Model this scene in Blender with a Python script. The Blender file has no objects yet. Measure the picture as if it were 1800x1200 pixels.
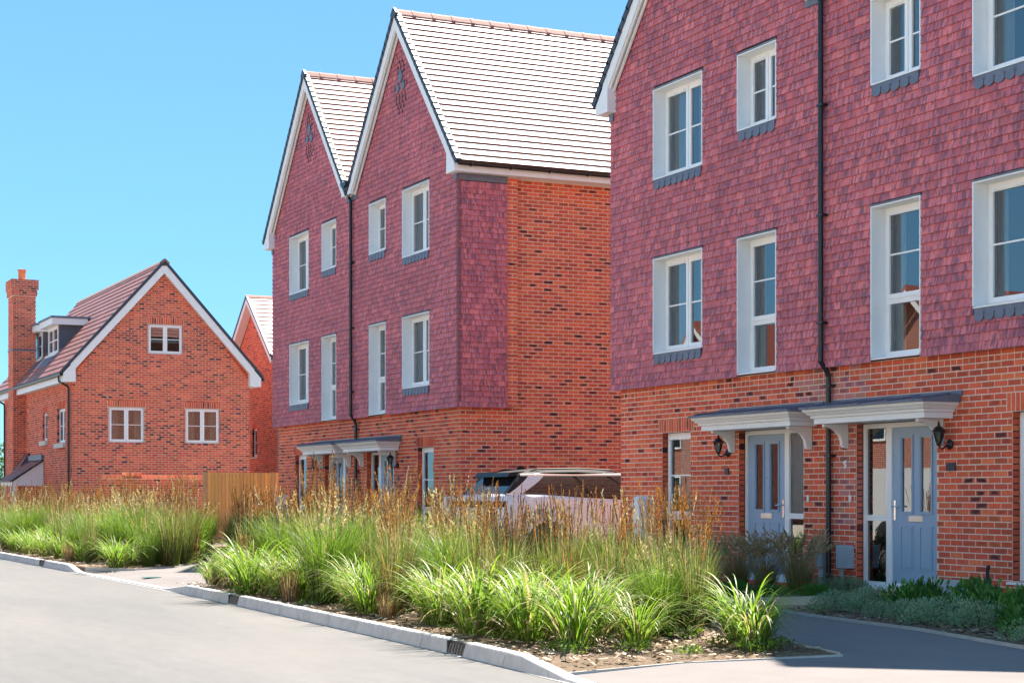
import bpy, math, random
import numpy as np
from mathutils import Vector, Matrix
R = math.radians
random.seed(7)
rng = np.random.default_rng(7)
sc = bpy.context.scene
COL = sc.collection

# ------------------------------------------------------------------ camera
TH = 0.4421
CAM = (25.202, -13.735, 1.40)
cam_d = bpy.data.cameras.new('camera')
cam_d.sensor_fit = 'HORIZONTAL'
cam_d.sensor_width = 36.0
cam_d.lens = 3070.0 / 1800.0 * 36.0
cam_d.shift_y = 266.5 / 1800.0
cam_d.clip_start = 0.1
cam_d.clip_end = 2000.0
cam = bpy.data.objects.new('camera', cam_d)
COL.objects.link(cam)
cam.location = CAM
cam.rotation_euler = (R(90), 0, R(90) - TH)
sc.camera = cam
_s, _c = math.sin(TH), math.cos(TH)


def proj(x, y, z):
    """where a world point falls in the 1800x1200 photograph, and pixels per metre there"""
    X, Y = x - CAM[0], y - CAM[1]
    d = -_c * X + _s * Y
    if d < 0.5:
        return -1e4, -1e4, 0
    return 900 + 3070 * (_s * X + _c * Y) / d, 866.5 - 3070 * (z - CAM[2]) / d, 3070 / d


# ------------------------------------------------------------------ light
SUN_EL = R(55.5)
SUN_DIR = Vector((-0.657 * math.cos(SUN_EL), 0.753 * math.cos(SUN_EL), math.sin(SUN_EL))).normalized()
world = bpy.data.worlds.new('World')
sc.world = world
world.use_nodes = True
wn = world.node_tree
bg = wn.nodes['Background']
sky = wn.nodes.new('ShaderNodeTexSky')
sky.sky_type = 'NISHITA'
sky.sun_disc = False
sky.sun_elevation = SUN_EL
sky.sun_rotation = math.atan2(0.657, 0.753)
sky.altitude = 2000
sky.air_density = 1.0
sky.dust_density = 0.0
sky.ozone_density = 8.0
tint = wn.nodes.new('ShaderNodeMix')            # one white balance for the whole sky, as the camera saw it
tint.data_type = 'RGBA'
tint.blend_type = 'MULTIPLY'
tint.inputs[0].default_value = 1.0
tint.inputs[7].default_value = (0.41, 0.755, 0.95, 1)
gam = wn.nodes.new('ShaderNodeGamma')              # softens the fall-off from horizon to zenith, alike all round
gam.inputs[1].default_value = 0.42
wn.links.new(sky.outputs[0], gam.inputs[0])
wn.links.new(gam.outputs[0], tint.inputs[6])
wn.links.new(tint.outputs[2], bg.inputs[0])
bg.inputs[1].default_value = 0.118
sun_d = bpy.data.lights.new('sun', 'SUN')
sun_d.energy = 3.3
sun_d.angle = R(0.53)
sun_d.color = (1.0, 0.93, 0.82)
sun = bpy.data.objects.new('sun', sun_d)
COL.objects.link(sun)
sun.rotation_euler = SUN_DIR.to_track_quat('Z', 'Y').to_euler()
sun.location = (0, 0, 40)
sc.view_settings.view_transform = 'Standard'
sc.view_settings.look = 'None'
sc.view_settings.gamma = 1.0
sc.view_settings.use_curve_mapping = False
sc.view_settings.exposure = 2.42


# ------------------------------------------------------------------ materials
MATS = {}


class NT:
    def __init__(s, name):
        s.m = bpy.data.materials.new(name)
        s.m.use_nodes = True
        s.t = s.m.node_tree
        s.b = s.t.nodes['Principled BSDF']
        s.out = s.t.nodes['Material Output']
        MATS[name] = s.m

    def n(s, kind, **kw):
        nd = s.t.nodes.new('ShaderNode' + kind)
        for k, v in kw.items():
            if k.startswith('i_'):
                key = k[2:]
                nd.inputs[int(key) if key.isdigit() else key].default_value = v
            else:
                setattr(nd, k, v)
        return nd

    def l(s, a, b):
        s.t.links.new(a, b)

    def mixc(s, fac, a, b, mode='MIX'):
        nd = s.n('Mix', data_type='RGBA', blend_type=mode)
        for sock, v in ((nd.inputs[0], fac), (nd.inputs[6], a), (nd.inputs[7], b)):
            if hasattr(v, 'is_output'):
                s.l(v, sock)
            elif isinstance(v, (int, float)):
                sock.default_value = v
            else:
                sock.default_value = (*v[:3], 1)
        return nd.outputs[2]

    def math(s, op, a, b=0.0, clamp=False):
        nd = s.n('Math', operation=op, use_clamp=clamp)
        for sock, v in ((nd.inputs[0], a), (nd.inputs[1], b)):
            if hasattr(v, 'is_output'):
                s.l(v, sock)
            else:
                sock.default_value = v
        return nd.outputs[0]

    def noise(s, scale, detail=3.0, rough=0.55, vec=None, stretch=None, dist=0.0):
        if vec is None:
            vec = s.n('NewGeometry').outputs['Position']
        if stretch is not None:
            mp = s.n('Mapping')
            mp.inputs['Scale'].default_value = stretch
            s.l(vec, mp.inputs[0])
            vec = mp.outputs[0]
        nd = s.n('TexNoise', i_Scale=scale, i_Detail=detail, i_Roughness=rough, i_Distortion=dist)
        s.l(vec, nd.inputs['Vector'])
        return nd.outputs[0]

    def ramp(s, fac, stops):
        nd = s.n('ValToRGB')
        el = nd.color_ramp.elements
        while len(el) < len(stops):
            el.new(0.5)
        for e, (p, c) in zip(el, stops):
            e.position = p
            e.color = (*c, 1) if not isinstance(c, (int, float)) else (c, c, c, 1)
        s.l(fac, nd.inputs[0])
        return nd.outputs[0]

    def bump(s, h, strength=0.3, dist=0.01):
        nd = s.n('Bump', i_Strength=strength, i_Distance=dist)
        s.l(h, nd.inputs['Height'])
        s.l(nd.outputs[0], s.b.inputs['Normal'])

    def set(s, **kw):
        names = {'rough': 'Roughness', 'spec': 'Specular IOR Level', 'metal': 'Metallic', 'coat': 'Coat Weight',
                 'coatr': 'Coat Roughness', 'ior': 'IOR', 'sheen': 'Sheen Weight'}
        for k, v in kw.items():
            s.b.inputs[names[k]].default_value = v

    def color(s, c):
        if hasattr(c, 'is_output'):
            s.l(c, s.b.inputs['Base Color'])
        else:
            s.b.inputs['Base Color'].default_value = (*c, 1)


def plain(name, c, rough=0.5, var=0.08, nscale=6.0, bump=0.0, bscale=60.0, **kw):
    t = NT(name)
    n = t.noise(nscale, 4)
    v = t.ramp(n, [(0.25, 1 - var), (0.75, 1 + var)])
    t.color(t.mixc(1.0, c, v, 'MULTIPLY'))
    t.set(rough=rough, **kw)
    if bump:
        t.bump(t.noise(bscale, 4), bump, 0.005)
    return t


def make_materials():
    # brick faces: colour per brick in 'Col', dark kiln smudge amount in its alpha, uv runs 0..1 over each face
    t = NT('brick')
    at = t.n('Attribute', attribute_name='Col')
    uv = t.n('UVMap')
    sep = t.n('SeparateXYZ')
    t.l(uv.outputs[0], sep.inputs[0])
    n1 = t.noise(38, 4, 0.65)
    n0 = t.noise(9, 3, 0.6)
    du = t.math('ABSOLUTE', t.math('SUBTRACT', sep.outputs[0], 0.5))
    dv = t.math('ABSOLUTE', t.math('SUBTRACT', sep.outputs[1], 0.5))
    m = t.math('MAXIMUM', t.math('MULTIPLY', du, 1.0), t.math('MULTIPLY', dv, 0.85))
    m = t.math('ADD', m, t.math('MULTIPLY', t.math('SUBTRACT', n0, 0.5), 0.75))
    mask = t.ramp(m, [(0.26, 1.0), (0.46, 0.0)])
    mask = t.math('MULTIPLY', mask, at.outputs['Alpha'], True)
    grain = t.ramp(n1, [(0.25, 0.74), (0.5, 1.0), (0.78, 1.16)])
    big = t.ramp(t.noise(1.3, 3), [(0.3, 0.9), (0.7, 1.08)])
    c = t.mixc(1.0, at.outputs['Color'], grain, 'MULTIPLY')
    c = t.mixc(1.0, c, big, 'MULTIPLY')
    c = t.mixc(mask, c, (0.045, 0.026, 0.032))
    t.color(c)
    t.set(rough=0.86, spec=0.25)
    t.bump(t.noise(160, 4, 0.7), 0.5, 0.004)

    t = NT('mortar')
    v = t.ramp(t.noise(30, 5, 0.7), [(0.25, (0.66, 0.55, 0.45)), (0.75, (0.82, 0.71, 0.60))])
    t.color(v)
    t.set(rough=0.95, spec=0.1)
    t.bump(t.noise(120, 4), 0.6, 0.004)

    # plain clay tiles hung on the walls: streaks run down each tile
    t = NT('hung_tile')
    at = t.n('Attribute', attribute_name='Col')
    geo = t.n('NewGeometry')
    add = t.n('VectorMath', operation='ADD')
    sc_ = t.n('VectorMath', operation='SCALE')
    comb = t.n('CombineXYZ')
    t.l(at.outputs['Alpha'], comb.inputs[0])
    t.l(at.outputs['Alpha'], comb.inputs[2])
    t.l(comb.outputs[0], sc_.inputs[0])
    sc_.inputs['Scale'].default_value = 37.0
    t.l(geo.outputs['Position'], add.inputs[0])
    t.l(sc_.outputs[0], add.inputs[1])
    st = t.noise(1.0, 3, 0.6, vec=add.outputs[0], stretch=(24, 24, 0.9))
    dark = t.ramp(st, [(0.47, 0.0), (0.60, 1.0)])
    c = t.mixc(t.math('MULTIPLY', dark, 0.8), at.outputs['Color'], (0.16, 0.085, 0.13))
    gr = t.ramp(t.noise(90, 4, 0.7), [(0.25, 0.8), (0.75, 1.15)])
    c = t.mixc(1.0, c, gr, 'MULTIPLY')
    bl = t.ramp(t.noise(0.55, 3), [(0.3, 0.9), (0.7, 1.08)])
    c = t.mixc(1.0, c, bl, 'MULTIPLY')
    t.color(c)
    t.set(rough=0.7, spec=0.35)
    t.bump(t.noise(140, 4, 0.7), 0.4, 0.003)

    t = NT('roof_tile')
    at = t.n('Attribute', attribute_name='Col')
    gr = t.ramp(t.noise(26, 5, 0.7), [(0.25, 0.8), (0.75, 1.16)])
    c = t.mixc(1.0, at.outputs['Color'], gr, 'MULTIPLY')
    t.color(c)
    t.set(rough=0.52, spec=0.42)
    t.bump(t.noise(110, 4, 0.7), 0.22, 0.003)

    plain('ridge_clay', (0.36, 0.19, 0.155), 0.75, 0.12, 12, spec=0.15)
    plain('upvc', (0.86, 0.86, 0.85), 0.32, 0.025)
    plain('white_paint', (0.84, 0.83, 0.81), 0.45, 0.04, 5)
    plain('lead', (0.135, 0.155, 0.205), 0.5, 0.18, 9, bump=0.15, bscale=25)
    plain('verge_cap', (0.045, 0.05, 0.066), 0.5, 0.15)
    plain('black_plastic', (0.011, 0.012, 0.015), 0.35, 0.1)
    plain('gutter_black', (0.022, 0.017, 0.016), 0.4, 0.1)
    plain('chrome', (0.72, 0.72, 0.74), 0.18, 0.02, metal=1.0)
    plain('brass_plate', (0.78, 0.76, 0.70), 0.3, 0.03, metal=0.6)
    plain('door_blue', (0.30, 0.42, 0.56), 0.42, 0.03, 4)
    plain('plaque', (0.018, 0.026, 0.045), 0.35, 0.1)
    plain('plaque_number', (0.05, 0.075, 0.12), 0.35, 0.05)
    plain('grey_box', (0.42, 0.45, 0.5), 0.5, 0.05)
    plain('terracotta', (0.52, 0.15, 0.06), 0.8, 0.15, 8, bump=0.2)
    plain('slate_cheek', (0.085, 0.092, 0.115), 0.55, 0.1)
    plain('soffit', (0.72, 0.71, 0.69), 0.5, 0.03)
    plain('room', (0.10, 0.115, 0.13), 0.9, 0.1)
    plain('curtain', (0.62, 0.62, 0.60), 0.9, 0.04)
    plain('curtain_teal', (0.10, 0.42, 0.46), 0.9, 0.05)
    plain('lathing', (0.05, 0.03, 0.03), 0.9, 0.1)
    plain('rubber', (0.015, 0.015, 0.016), 0.7, 0.1)
    plain('rim', (0.35, 0.35, 0.36), 0.3, 0.05, metal=0.8)
    plain('lamp_glow', (0.75, 0.72, 0.66), 0.3, 0.02)
    plain('tail_red', (0.10, 0.012, 0.012), 0.2, 0.05)
    plain('valve_green', (0.03, 0.14, 0.11), 0.5, 0.1)
    plain('bark', (0.10, 0.07, 0.05), 0.9, 0.2, 8, bump=0.4)
    plain('iron', (0.06, 0.055, 0.05), 0.6, 0.15, 20)
    plain('rusty_bar', (0.20, 0.16, 0.13), 0.7, 0.2, 20)
    plain('stone_sill', (0.6, 0.57, 0.5), 0.8, 0.06, 10)
    plain('red_wall', (0.34, 0.08, 0.05), 0.85, 0.15, 12)
    plain('buff_slab', (0.47, 0.36, 0.25), 0.85, 0.12, 14, bump=0.3)
    plain('cream_bounce', (0.76, 0.70, 0.61), 0.9, 0.05, 4)  # walls of the added unseen houses, pale so they throw light back
    plain('bounce_paving', (0.48, 0.42, 0.35), 0.85, 0.12, 3)  # unseen ground across the road, kept pale to bounce sunlight
    plain('car_paint', (0.66, 0.66, 0.69), 0.35, 0.01, coat=0.8, coatr=0.03)
    plain('car_black', (0.012, 0.012, 0.014), 0.4, 0.02, spec=0.3)
    plain('car_glass', (0.012, 0.013, 0.016), 0.03, 0.0, spec=0.8)
    plain('van_white', (0.75, 0.75, 0.74), 0.3, 0.02)

    # window glass: see-through with a mirror-like Fresnel reflection
    for nm, tint, ior, rg in (('glass', (0.62, 0.70, 0.72), 2.4, 0.0), ('obscure_glass', (0.62, 0.62, 0.6), 1.6, 0.12)):
        t = NT(nm)
        t.t.nodes.remove(t.b)
        tr = t.n('BsdfTransparent')
        tr.inputs[0].default_value = (*tint, 1)
        gl = t.n('BsdfGlossy')
        gl.inputs['Roughness'].default_value = rg
        gl.inputs[0].default_value = (0.95, 0.98, 1, 1)
        fr = t.n('Fresnel', i_IOR=ior)
        mx = t.n('MixShader')
        bp = t.n('Bump', i_Strength=0.02 if nm == 'glass' else 1.0, i_Distance=0.02 if nm == 'glass' else 0.01)
        t.l(t.noise(1.1 if nm == 'glass' else 45, 2), bp.inputs['Height'])
        t.l(bp.outputs[0], gl.inputs['Normal'])
        t.l(fr.outputs[0], mx.inputs[0])
        t.l(tr.outputs[0], mx.inputs[1])
        t.l(gl.outputs[0], mx.inputs[2])
        t.l(mx.outputs[0], t.out.inputs[0])

    # foliage: colour per leaf in 'Col', lit from behind through the leaf
    t = NT('leaf')
    at = t.n('Attribute', attribute_name='Col')
    gr = t.ramp(t.noise(25, 2), [(0.3, 0.85), (0.7, 1.12)])
    c = t.mixc(1.0, at.outputs['Color'], gr, 'MULTIPLY')
    t.color(c)
    t.set(rough=0.45, spec=0.32)
    trn = t.n('BsdfTranslucent')
    t.l(t.mixc(1.0, c, (1.1, 1.15, 0.75), 'MULTIPLY'), trn.inputs[0])
    mx = t.n('MixShader')
    mx.inputs[0].default_value = 0.42
    t.l(t.b.outputs[0], mx.inputs[1])
    t.l(trn.outputs[0], mx.inputs[2])
    t.l(mx.outputs[0], t.out.inputs[0])

    t = NT('asphalt_road')
    a = t.noise(0.35, 4, 0.6, stretch=(0.35, 1.6, 1))
    b = t.noise(260, 3, 0.8)
    d = t.noise(7, 5, 0.7, stretch=(0.3, 1.0, 1))
    c = t.ramp(a, [(0.25, (0.122, 0.119, 0.119)), (0.5, (0.148, 0.141, 0.137)), (0.8, (0.182, 0.170, 0.158))])
    c = t.mixc(1.0, c, t.ramp(b, [(0.25, 0.72), (0.75, 1.22)]), 'MULTIPLY')
    c = t.mixc(1.0, c, t.ramp(d, [(0.3, 0.93), (0.7, 1.06)]), 'MULTIPLY')
    t.color(c)
    t.set(rough=0.9, spec=0.15)
    t.bump(b, 0.35, 0.004)

    t = NT('tarmac_path')
    b = t.noise(220, 3, 0.8)
    a = t.noise(1.1, 4, 0.6)
    c = t.ramp(a, [(0.25, (0.165, 0.148, 0.144)), (0.75, (0.208, 0.184, 0.176))])
    c = t.mixc(1.0, c, t.ramp(b, [(0.25, 0.7), (0.75, 1.25)]), 'MULTIPLY')
    t.color(c)
    t.set(rough=0.9, spec=0.15)
    t.bump(b, 0.4, 0.004)

    plain('kerb_concrete', (0.48, 0.455, 0.43), 0.85, 0.16, 7, bump=0.35, bscale=90)
    plain('edging', (0.42, 0.40, 0.37), 0.85, 0.12, 9)

    t = NT('mulch')
    c = t.ramp(t.noise(42, 4, 0.75), [(0.25, (0.08, 0.055, 0.038)), (0.5, (0.20, 0.14, 0.095)), (0.8, (0.40, 0.30, 0.21))])
    t.color(c)
    t.set(rough=0.95, spec=0.1)
    t.bump(t.noise(60, 4, 0.8), 1.0, 0.02)

    t = NT('earth_ground')
    c = t.ramp(t.noise(0.8, 5, 0.7), [(0.3, (0.05, 0.075, 0.025)), (0.7, (0.09, 0.11, 0.04))])
    t.color(c)
    t.set(rough=0.95, spec=0.1)

    t = NT('timber')
    at = t.n('Attribute', attribute_name='Col')
    g = t.noise(3.0, 5, 0.65, stretch=(22, 22, 1.1))
    c = t.mixc(1.0, at.outputs['Color'], t.ramp(g, [(0.25, 0.72), (0.75, 1.2)]), 'MULTIPLY')
    t.color(c)
    t.set(rough=0.75, spec=0.25)

    # walls of the houses across the road, only ever met as reflections
    t = NT('far_brickwork')
    br = t.n('TexBrick', i_Scale=1.0)
    br.inputs['Color1'].default_value = (0.36, 0.09, 0.05, 1)
    br.inputs['Color2'].default_value = (0.27, 0.065, 0.045, 1)
    br.inputs['Mortar'].default_value = (0.5, 0.42, 0.33, 1)
    br.inputs['Brick Width'].default_value = 0.225
    br.inputs['Row Height'].default_value = 0.075
    br.inputs['Mortar Size'].default_value = 0.006
    geo = t.n('NewGeometry')
    sp = t.n('SeparateXYZ')
    cb = t.n('CombineXYZ')
    t.l(geo.outputs['Position'], sp.inputs[0])
    t.l(t.math('ADD', sp.outputs[0], sp.outputs[1]), cb.inputs[0])
    t.l(sp.outputs[2], cb.inputs[1])
    t.l(cb.outputs[0], br.inputs['Vector'])
    t.color(br.outputs[0])
    t.set(rough=0.85)


make_materials()


# ------------------------------------------------------------------ mesh helpers
class MB:
    """collects faces (with a colour and a uv each) and links them as ONE mesh object"""

    def __init__(s):
        s.v, s.f, s.c, s.uv = [], [], [], []

    def face(s, pts, col=None, uv=None):
        i = len(s.v)
        s.v.extend(pts)
        s.f.append(tuple(range(i, i + len(pts))))
        s.c.append(col)
        s.uv.append(uv)

    def box(s, x0, x1, y0, y1, z0, z1, col=None, skip=''):
        a = [(x0, y0, z0), (x1, y0, z0), (x1, y1, z0), (x0, y1, z0), (x0, y0, z1), (x1, y0, z1), (x1, y1, z1), (x0, y1, z1)]
        for k, q in (('b', (0, 3, 2, 1)), ('t', (4, 5, 6, 7)), ('f', (0, 1, 5, 4)), ('k', (2, 3, 7, 6)), ('l', (3, 0, 4, 7)), ('r', (1, 2, 6, 5))):
            if k not in skip:
                s.face([a[i] for i in q], col)
        return s

    def ring(s, x0, x1, z0, z1, y0, y1, w, col=None):
        """a rectangular frame in the x-z plane, its members butted"""
        s.box(x0, x0 + w, y0, y1, z0, z1, col)
        s.box(x1 - w, x1, y0, y1, z0, z1, col)
        s.box(x0 + w, x1 - w, y0, y1, z0, z0 + w, col)
        s.box(x0 + w, x1 - w, y0, y1, z1 - w, z1, col)
        return s

    def prism(s, prof, axis, a0, a1, col=None):
        """a closed 2-D outline pushed along one axis: 'x' (prof is y,z), 'y' (x,z) or 'z' (x,y)"""
        def P(p, a):
            return (a, p[0], p[1]) if axis == 'x' else ((p[0], a, p[1]) if axis == 'y' else (p[0], p[1], a))
        n = len(prof)
        A, B = [P(p, a0) for p in prof], [P(p, a1) for p in prof]
        area = sum(prof[i][0] * prof[(i + 1) % n][1] - prof[(i + 1) % n][0] * prof[i][1] for i in range(n))
        flip = (area > 0) == (axis == 'y')
        if flip:
            A, B = B, A
        s.face(list(reversed(A)), col)
        s.face(B, col)
        for i in range(n):
            j = (i + 1) % n
            s.face([A[i], A[j], B[j], B[i]], col)
        return s

    def tube(s, pts, r, n=8, col=None, caps=True):
        pts = [Vector(p) for p in pts]
        rs = r if isinstance(r, (list, tuple)) else [r] * len(pts)
        rings, up = [], None
        for i, p in enumerate(pts):
            d = (pts[min(i + 1, len(pts) - 1)] - pts[max(i - 1, 0)]).normalized()
            ref = Vector((0, 0, 1)) if abs(d.z) < 0.9 else Vector((1, 0, 0))
            if up is None:
                up = d.cross(ref).normalized()
            up = (up - d * up.dot(d)).normalized()
            sd = d.cross(up)
            rings.append([tuple(p + (up * math.cos(2 * math.pi * k / n) + sd * math.sin(2 * math.pi * k / n)) * rs[i]) for k in range(n)])
        for a, b in zip(rings, rings[1:]):
            for k in range(n):
                s.face([a[k], a[(k + 1) % n], b[(k + 1) % n], b[k]], col)
        if caps:
            s.face(list(reversed(rings[0])), col)
            s.face(rings[-1], col)
        return s

    def lathe(s, prof, cx, cy, n=12, col=None):
        rings = [[(cx + r * math.cos(2 * math.pi * k / n), cy + r * math.sin(2 * math.pi * k / n), z) for k in range(n)] for r, z in prof]
        for a, b in zip(rings, rings[1:]):
            for k in range(n):
                s.face([a[k], a[(k + 1) % n], b[(k + 1) % n], b[k]], col)
        s.face(list(reversed(rings[0])), col)
        s.face(rings[-1], col)
        return s

    def mesh(s, name, mat, smooth=False):
        me = bpy.data.meshes.new(name)
        me.from_pydata(s.v, [], s.f)
        if any(c is not None for c in s.c):
            at = me.attributes.new('Col', 'FLOAT_COLOR', 'FACE')
            a = np.array([(*c, 0.0)[:4] if c is not None else (0.5, 0.5, 0.5, 0) for c in s.c], dtype=np.float32)
            at.data.foreach_set('color', a.ravel())
        if any(u is not None for u in s.uv):
            ul = me.uv_layers.new(name='UVMap')
            flat = []
            for f, u in zip(s.f, s.uv):
                for k in range(len(f)):
                    flat.extend(u[k] if u is not None else (0.0, 0.0))
            ul.data.foreach_set('uv', np.array(flat, dtype=np.float32))
        me.materials.append(MATS[mat])
        if smooth:
            me.polygons.foreach_set('use_smooth', [True] * len(me.polygons))
        me.update()
        return me

    def build(s, name, mat, parent=None, smooth=False, kind=None, loc=(0, 0, 0), rotz=0.0):
        return add(name, s.mesh(name, mat, smooth), parent, loc, rotz, kind)


def add(name, data, parent=None, loc=(0, 0, 0), rotz=0.0, kind=None):
    o = bpy.data.objects.new(name, data)
    COL.objects.link(o)
    o.location = loc
    if rotz:
        o.rotation_euler = (0, 0, rotz)
    if parent is not None:
        o.parent = parent
    if kind:
        o['kind'] = kind
    return o


def tag(o, label=None, cat=None, group=None, kind=None):
    if label:
        o['label'] = label
    if cat:
        o['category'] = cat
    if group:
        o['group'] = group
    if kind:
        o['kind'] = kind
    return o


def thing(name, loc, label, cat, group=None, rotz=0.0):
    return tag(add(name, None, None, loc, rotz), label, cat, group)


def kids(o):
    return [c for c in COL.objects if c.parent == o]


# ------------------------------------------------------------------ brickwork, tiles
class Fr:
    """a wall plane: u runs along it, n out of it, z up"""

    def __init__(s, o, side):
        s.o, s.side = o, side                      # 'front' looks to -y, 'right' looks to +x

    def p(s, u, n, z):
        return (s.o[0] + u, s.o[1] - n, z) if s.side == 'front' else (s.o[0] + n, s.o[1] + u, z)

    @property
    def rot(s):
        return 0.0 if s.side == 'front' else R(90)


BRICKS = [(0.699, 0.125, 0.06), (0.737, 0.143, 0.065), (0.648, 0.115, 0.057), (0.762, 0.166, 0.075), (0.61, 0.113, 0.062), (0.711, 0.134, 0.06)]


def brick_col(pd=0.2):
    c = random.choice(BRICKS)
    k = random.uniform(0.86, 1.12)
    r = random.random()
    a = random.uniform(0.7, 1.0) if r < pd * 0.38 else (random.uniform(0.2, 0.55) if r < pd else 0.0)
    return (c[0] * k, c[1] * k * random.uniform(0.9, 1.12), c[2] * k, a)


UVQ = [(0, 0), (1, 0), (1, 1), (0, 1)]


def slab(mb, fr, u0, u1, z0, z1, n0, n1, col, ch=0.0):
    """one brick: its face at n1, its sides running back to n0"""
    P = fr.p
    if ch:
        a, b, c, d = u0 + ch, u1 - ch, z0 + ch, z1 - ch
        nf = n1 - ch
        mb.face([P(a, n1, c), P(b, n1, c), P(b, n1, d), P(a, n1, d)], col, UVQ)
        F = [P(a, n1, c), P(b, n1, c), P(b, n1, d), P(a, n1, d)]
    else:
        nf = n1
        mb.face([P(u0, n1, z0), P(u1, n1, z0), P(u1, n1, z1), P(u0, n1, z1)], col, UVQ)
    G = [P(u0, nf, z0), P(u1, nf, z0), P(u1, nf, z1), P(u0, nf, z1)]
    H = [P(u0, n0, z0), P(u1, n0, z0), P(u1, n0, z1), P(u0, n0, z1)]
    for i in range(4):
        j = (i + 1) % 4
        if ch:
            mb.face([G[i], G[j], F[j], F[i]], col, [(0, 0)] * 4)
        mb.face([H[i], H[j], G[j], G[i]], col, [(0.5, 0.5)] * 4 if col[3] > 0.7 else None)


def cut(iv, holes):
    out = [iv]
    for a, b in holes:
        nx = []
        for p, q in out:
            if b <= p or a >= q:
                nx.append((p, q))
            else:
                if a > p:
                    nx.append((p, a))
                if b < q:
                    nx.append((b, q))
        out = nx
    return out


_bv = []


def brick_variants():
    if not _bv:
        for k in range(30):
            mb = MB()
            slab(mb, Fr((0, 0, 0), 'front'), -0.1066, 0.1066, -0.0316, 0.0316, -0.012, 0.0, brick_col(0.2), 0.003)
            _bv.append(mb.mesh('brick', 'brick'))
    return _bv


def plane_with_holes(mb, fr, u0, u1, z0, z1, holes, n=0.0, roof=None):
    us = sorted({u0, u1, *[h[0] for h in holes], *[h[1] for h in holes]})
    us = [u for u in us if u0 <= u <= u1]
    for a, b in zip(us, us[1:]):
        m = (a + b) / 2
        for p, q in cut((z0, z1), [(h[2], h[3]) for h in holes if h[0] < m < h[1]]):
            if roof and q == z1:
                mb.face([fr.p(a, n, p), fr.p(b, n, p), fr.p(b, n, roof(b)), fr.p(a, n, roof(a))])
            else:
                mb.face([fr.p(a, n, p), fr.p(b, n, p), fr.p(b, n, q), fr.p(a, n, q)])


def brickwork(wall, fr, u0, u1, z0, z1, holes=(), soldiers=(), limit=None, singles=0, base=0.015, wl=(0, 0, 0),
              ch=0.0, pd=0.2, header_z=None, bands=None, tint=None, name='brick', phase=0.0):
    """stretcher bond as real bricks under `wall`: up to `singles` of the largest in view are objects, the rest one mesh"""
    C, L, J = 0.075, 0.225, 0.0118
    full, rest = [], []
    k0, k1 = int(round((z0 - base) / C)), int(round((z1 - base) / C))
    blocked = [(h[0], h[1], h[2], h[3]) for h in holes] + [(s_[0], s_[1], s_[2], s_[2] + 0.225) for s_ in soldiers]
    for k in range(k0, k1):
        za, zb = base + k * C + J / 2, base + (k + 1) * C - J / 2
        zm = (za + zb) / 2
        lo, hi = u0, u1
        if limit:
            r_ = limit(zb)
            if r_ is None:
                continue
            lo, hi = max(lo, r_[0]), min(hi, r_[1])
        hs = [(b[0], b[1]) for b in blocked if b[2] < zm < b[3]]
        hd = header_z is not None and abs(zm - header_z) < C / 2
        l_ = L / 2 if hd else L
        st = u0 + phase - (L / 2 if k % 2 else 0)
        n = int(math.ceil((hi - st) / l_)) + 1
        for i in range(n):
            a, b = st + i * l_, st + (i + 1) * l_
            for p, q in cut((max(a, lo), min(b, hi)), hs):
                if q - p < 0.03:
                    continue
                deep = any(abs(q - h[0]) < 1e-6 or abs(p - h[1]) < 1e-6 for h in hs)
                it = (p - 0.004 if abs(p - u0) < 1e-6 else p + J / 2, q + 0.004 if abs(q - u1) < 1e-6 else q - J / 2, za, zb, deep)
                (full if (abs(q - p - L) < 1e-6 and not deep and not hd and p - u0 > 1e-6 and u1 - q > 1e-6) else rest).append(it)
    for a, b, zs in soldiers:
        n = int(round((b - a) / 0.075))
        w = (b - a) / n
        for i in range(n):
            rest.append((a + i * w + J / 2, a + (i + 1) * w - J / 2, zs + J / 2, zs + 0.225 - J / 2, True))
    chosen = []
    if singles:
        sc_ = []
        for it in full:
            p = fr.p((it[0] + it[1]) / 2, 0, (it[2] + it[3]) / 2)
            u, v, s_ = proj(p[0] + wl[0], p[1] + wl[1], p[2] + wl[2])
            if 0 < u < 1800 and 0 < v < 1000:
                sc_.append((-s_, len(sc_), it))
        sc_.sort()
        chosen = [t_[2] for t_ in sc_[:singles]]
        ids = {id(c) for c in chosen}
        full = [it for it in full if id(it) not in ids]
    mb = MB()
    for it in full + rest:
        d = pd * (bands((it[2] + it[3]) / 2) if bands else 1.0)
        c = brick_col(d)
        if tint:
            c = tint((it[0] + it[1]) / 2, it[2], c)
        j = random.uniform(-0.0012, 0.0012)
        slab(mb, fr, it[0], it[1], it[2], it[3], -0.10 if it[4] else -0.002, 0.004 + j, c, ch)
    mb.build(name + 'work', 'brick', wall, kind='stuff')
    vs = brick_variants()
    for it in chosen:
        me = random.choice(vs)
        if tint:
            c0 = (0.4, 0.1, 0.05, 0)
            if tint((it[0] + it[1]) / 2, it[2], c0)[1] > 0.13:
                me = pale_brick()
        o = add('brick', me, wall, fr.p((it[0] + it[1]) / 2, 0.004 + random.uniform(-0.001, 0.001), (it[2] + it[3]) / 2), fr.rot)
    return wall


_pb = []


def pale_brick():
    if not _pb:
        for k in range(5):
            mb = MB()
            slab(mb, Fr((0, 0, 0), 'front'), -0.1066, 0.1066, -0.0316, 0.0316, -0.012, 0.0,
                 (random.uniform(.5, .56), random.uniform(.17, .22), random.uniform(.14, .2), random.choice((0, 0, .4))), 0.003)
            _pb.append(mb.mesh('brick', 'brick'))
    return random.choice(_pb)


TILES = [(0.678, 0.172, 0.182), (0.614, 0.155, 0.17), (0.742, 0.207, 0.21), (0.563, 0.149, 0.176), (0.666, 0.19, 0.213)]


def tile_col():
    c = random.choice(TILES)
    k = random.uniform(0.88, 1.1)
    return (c[0] * k, c[1] * k, c[2] * k, random.random())


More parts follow.
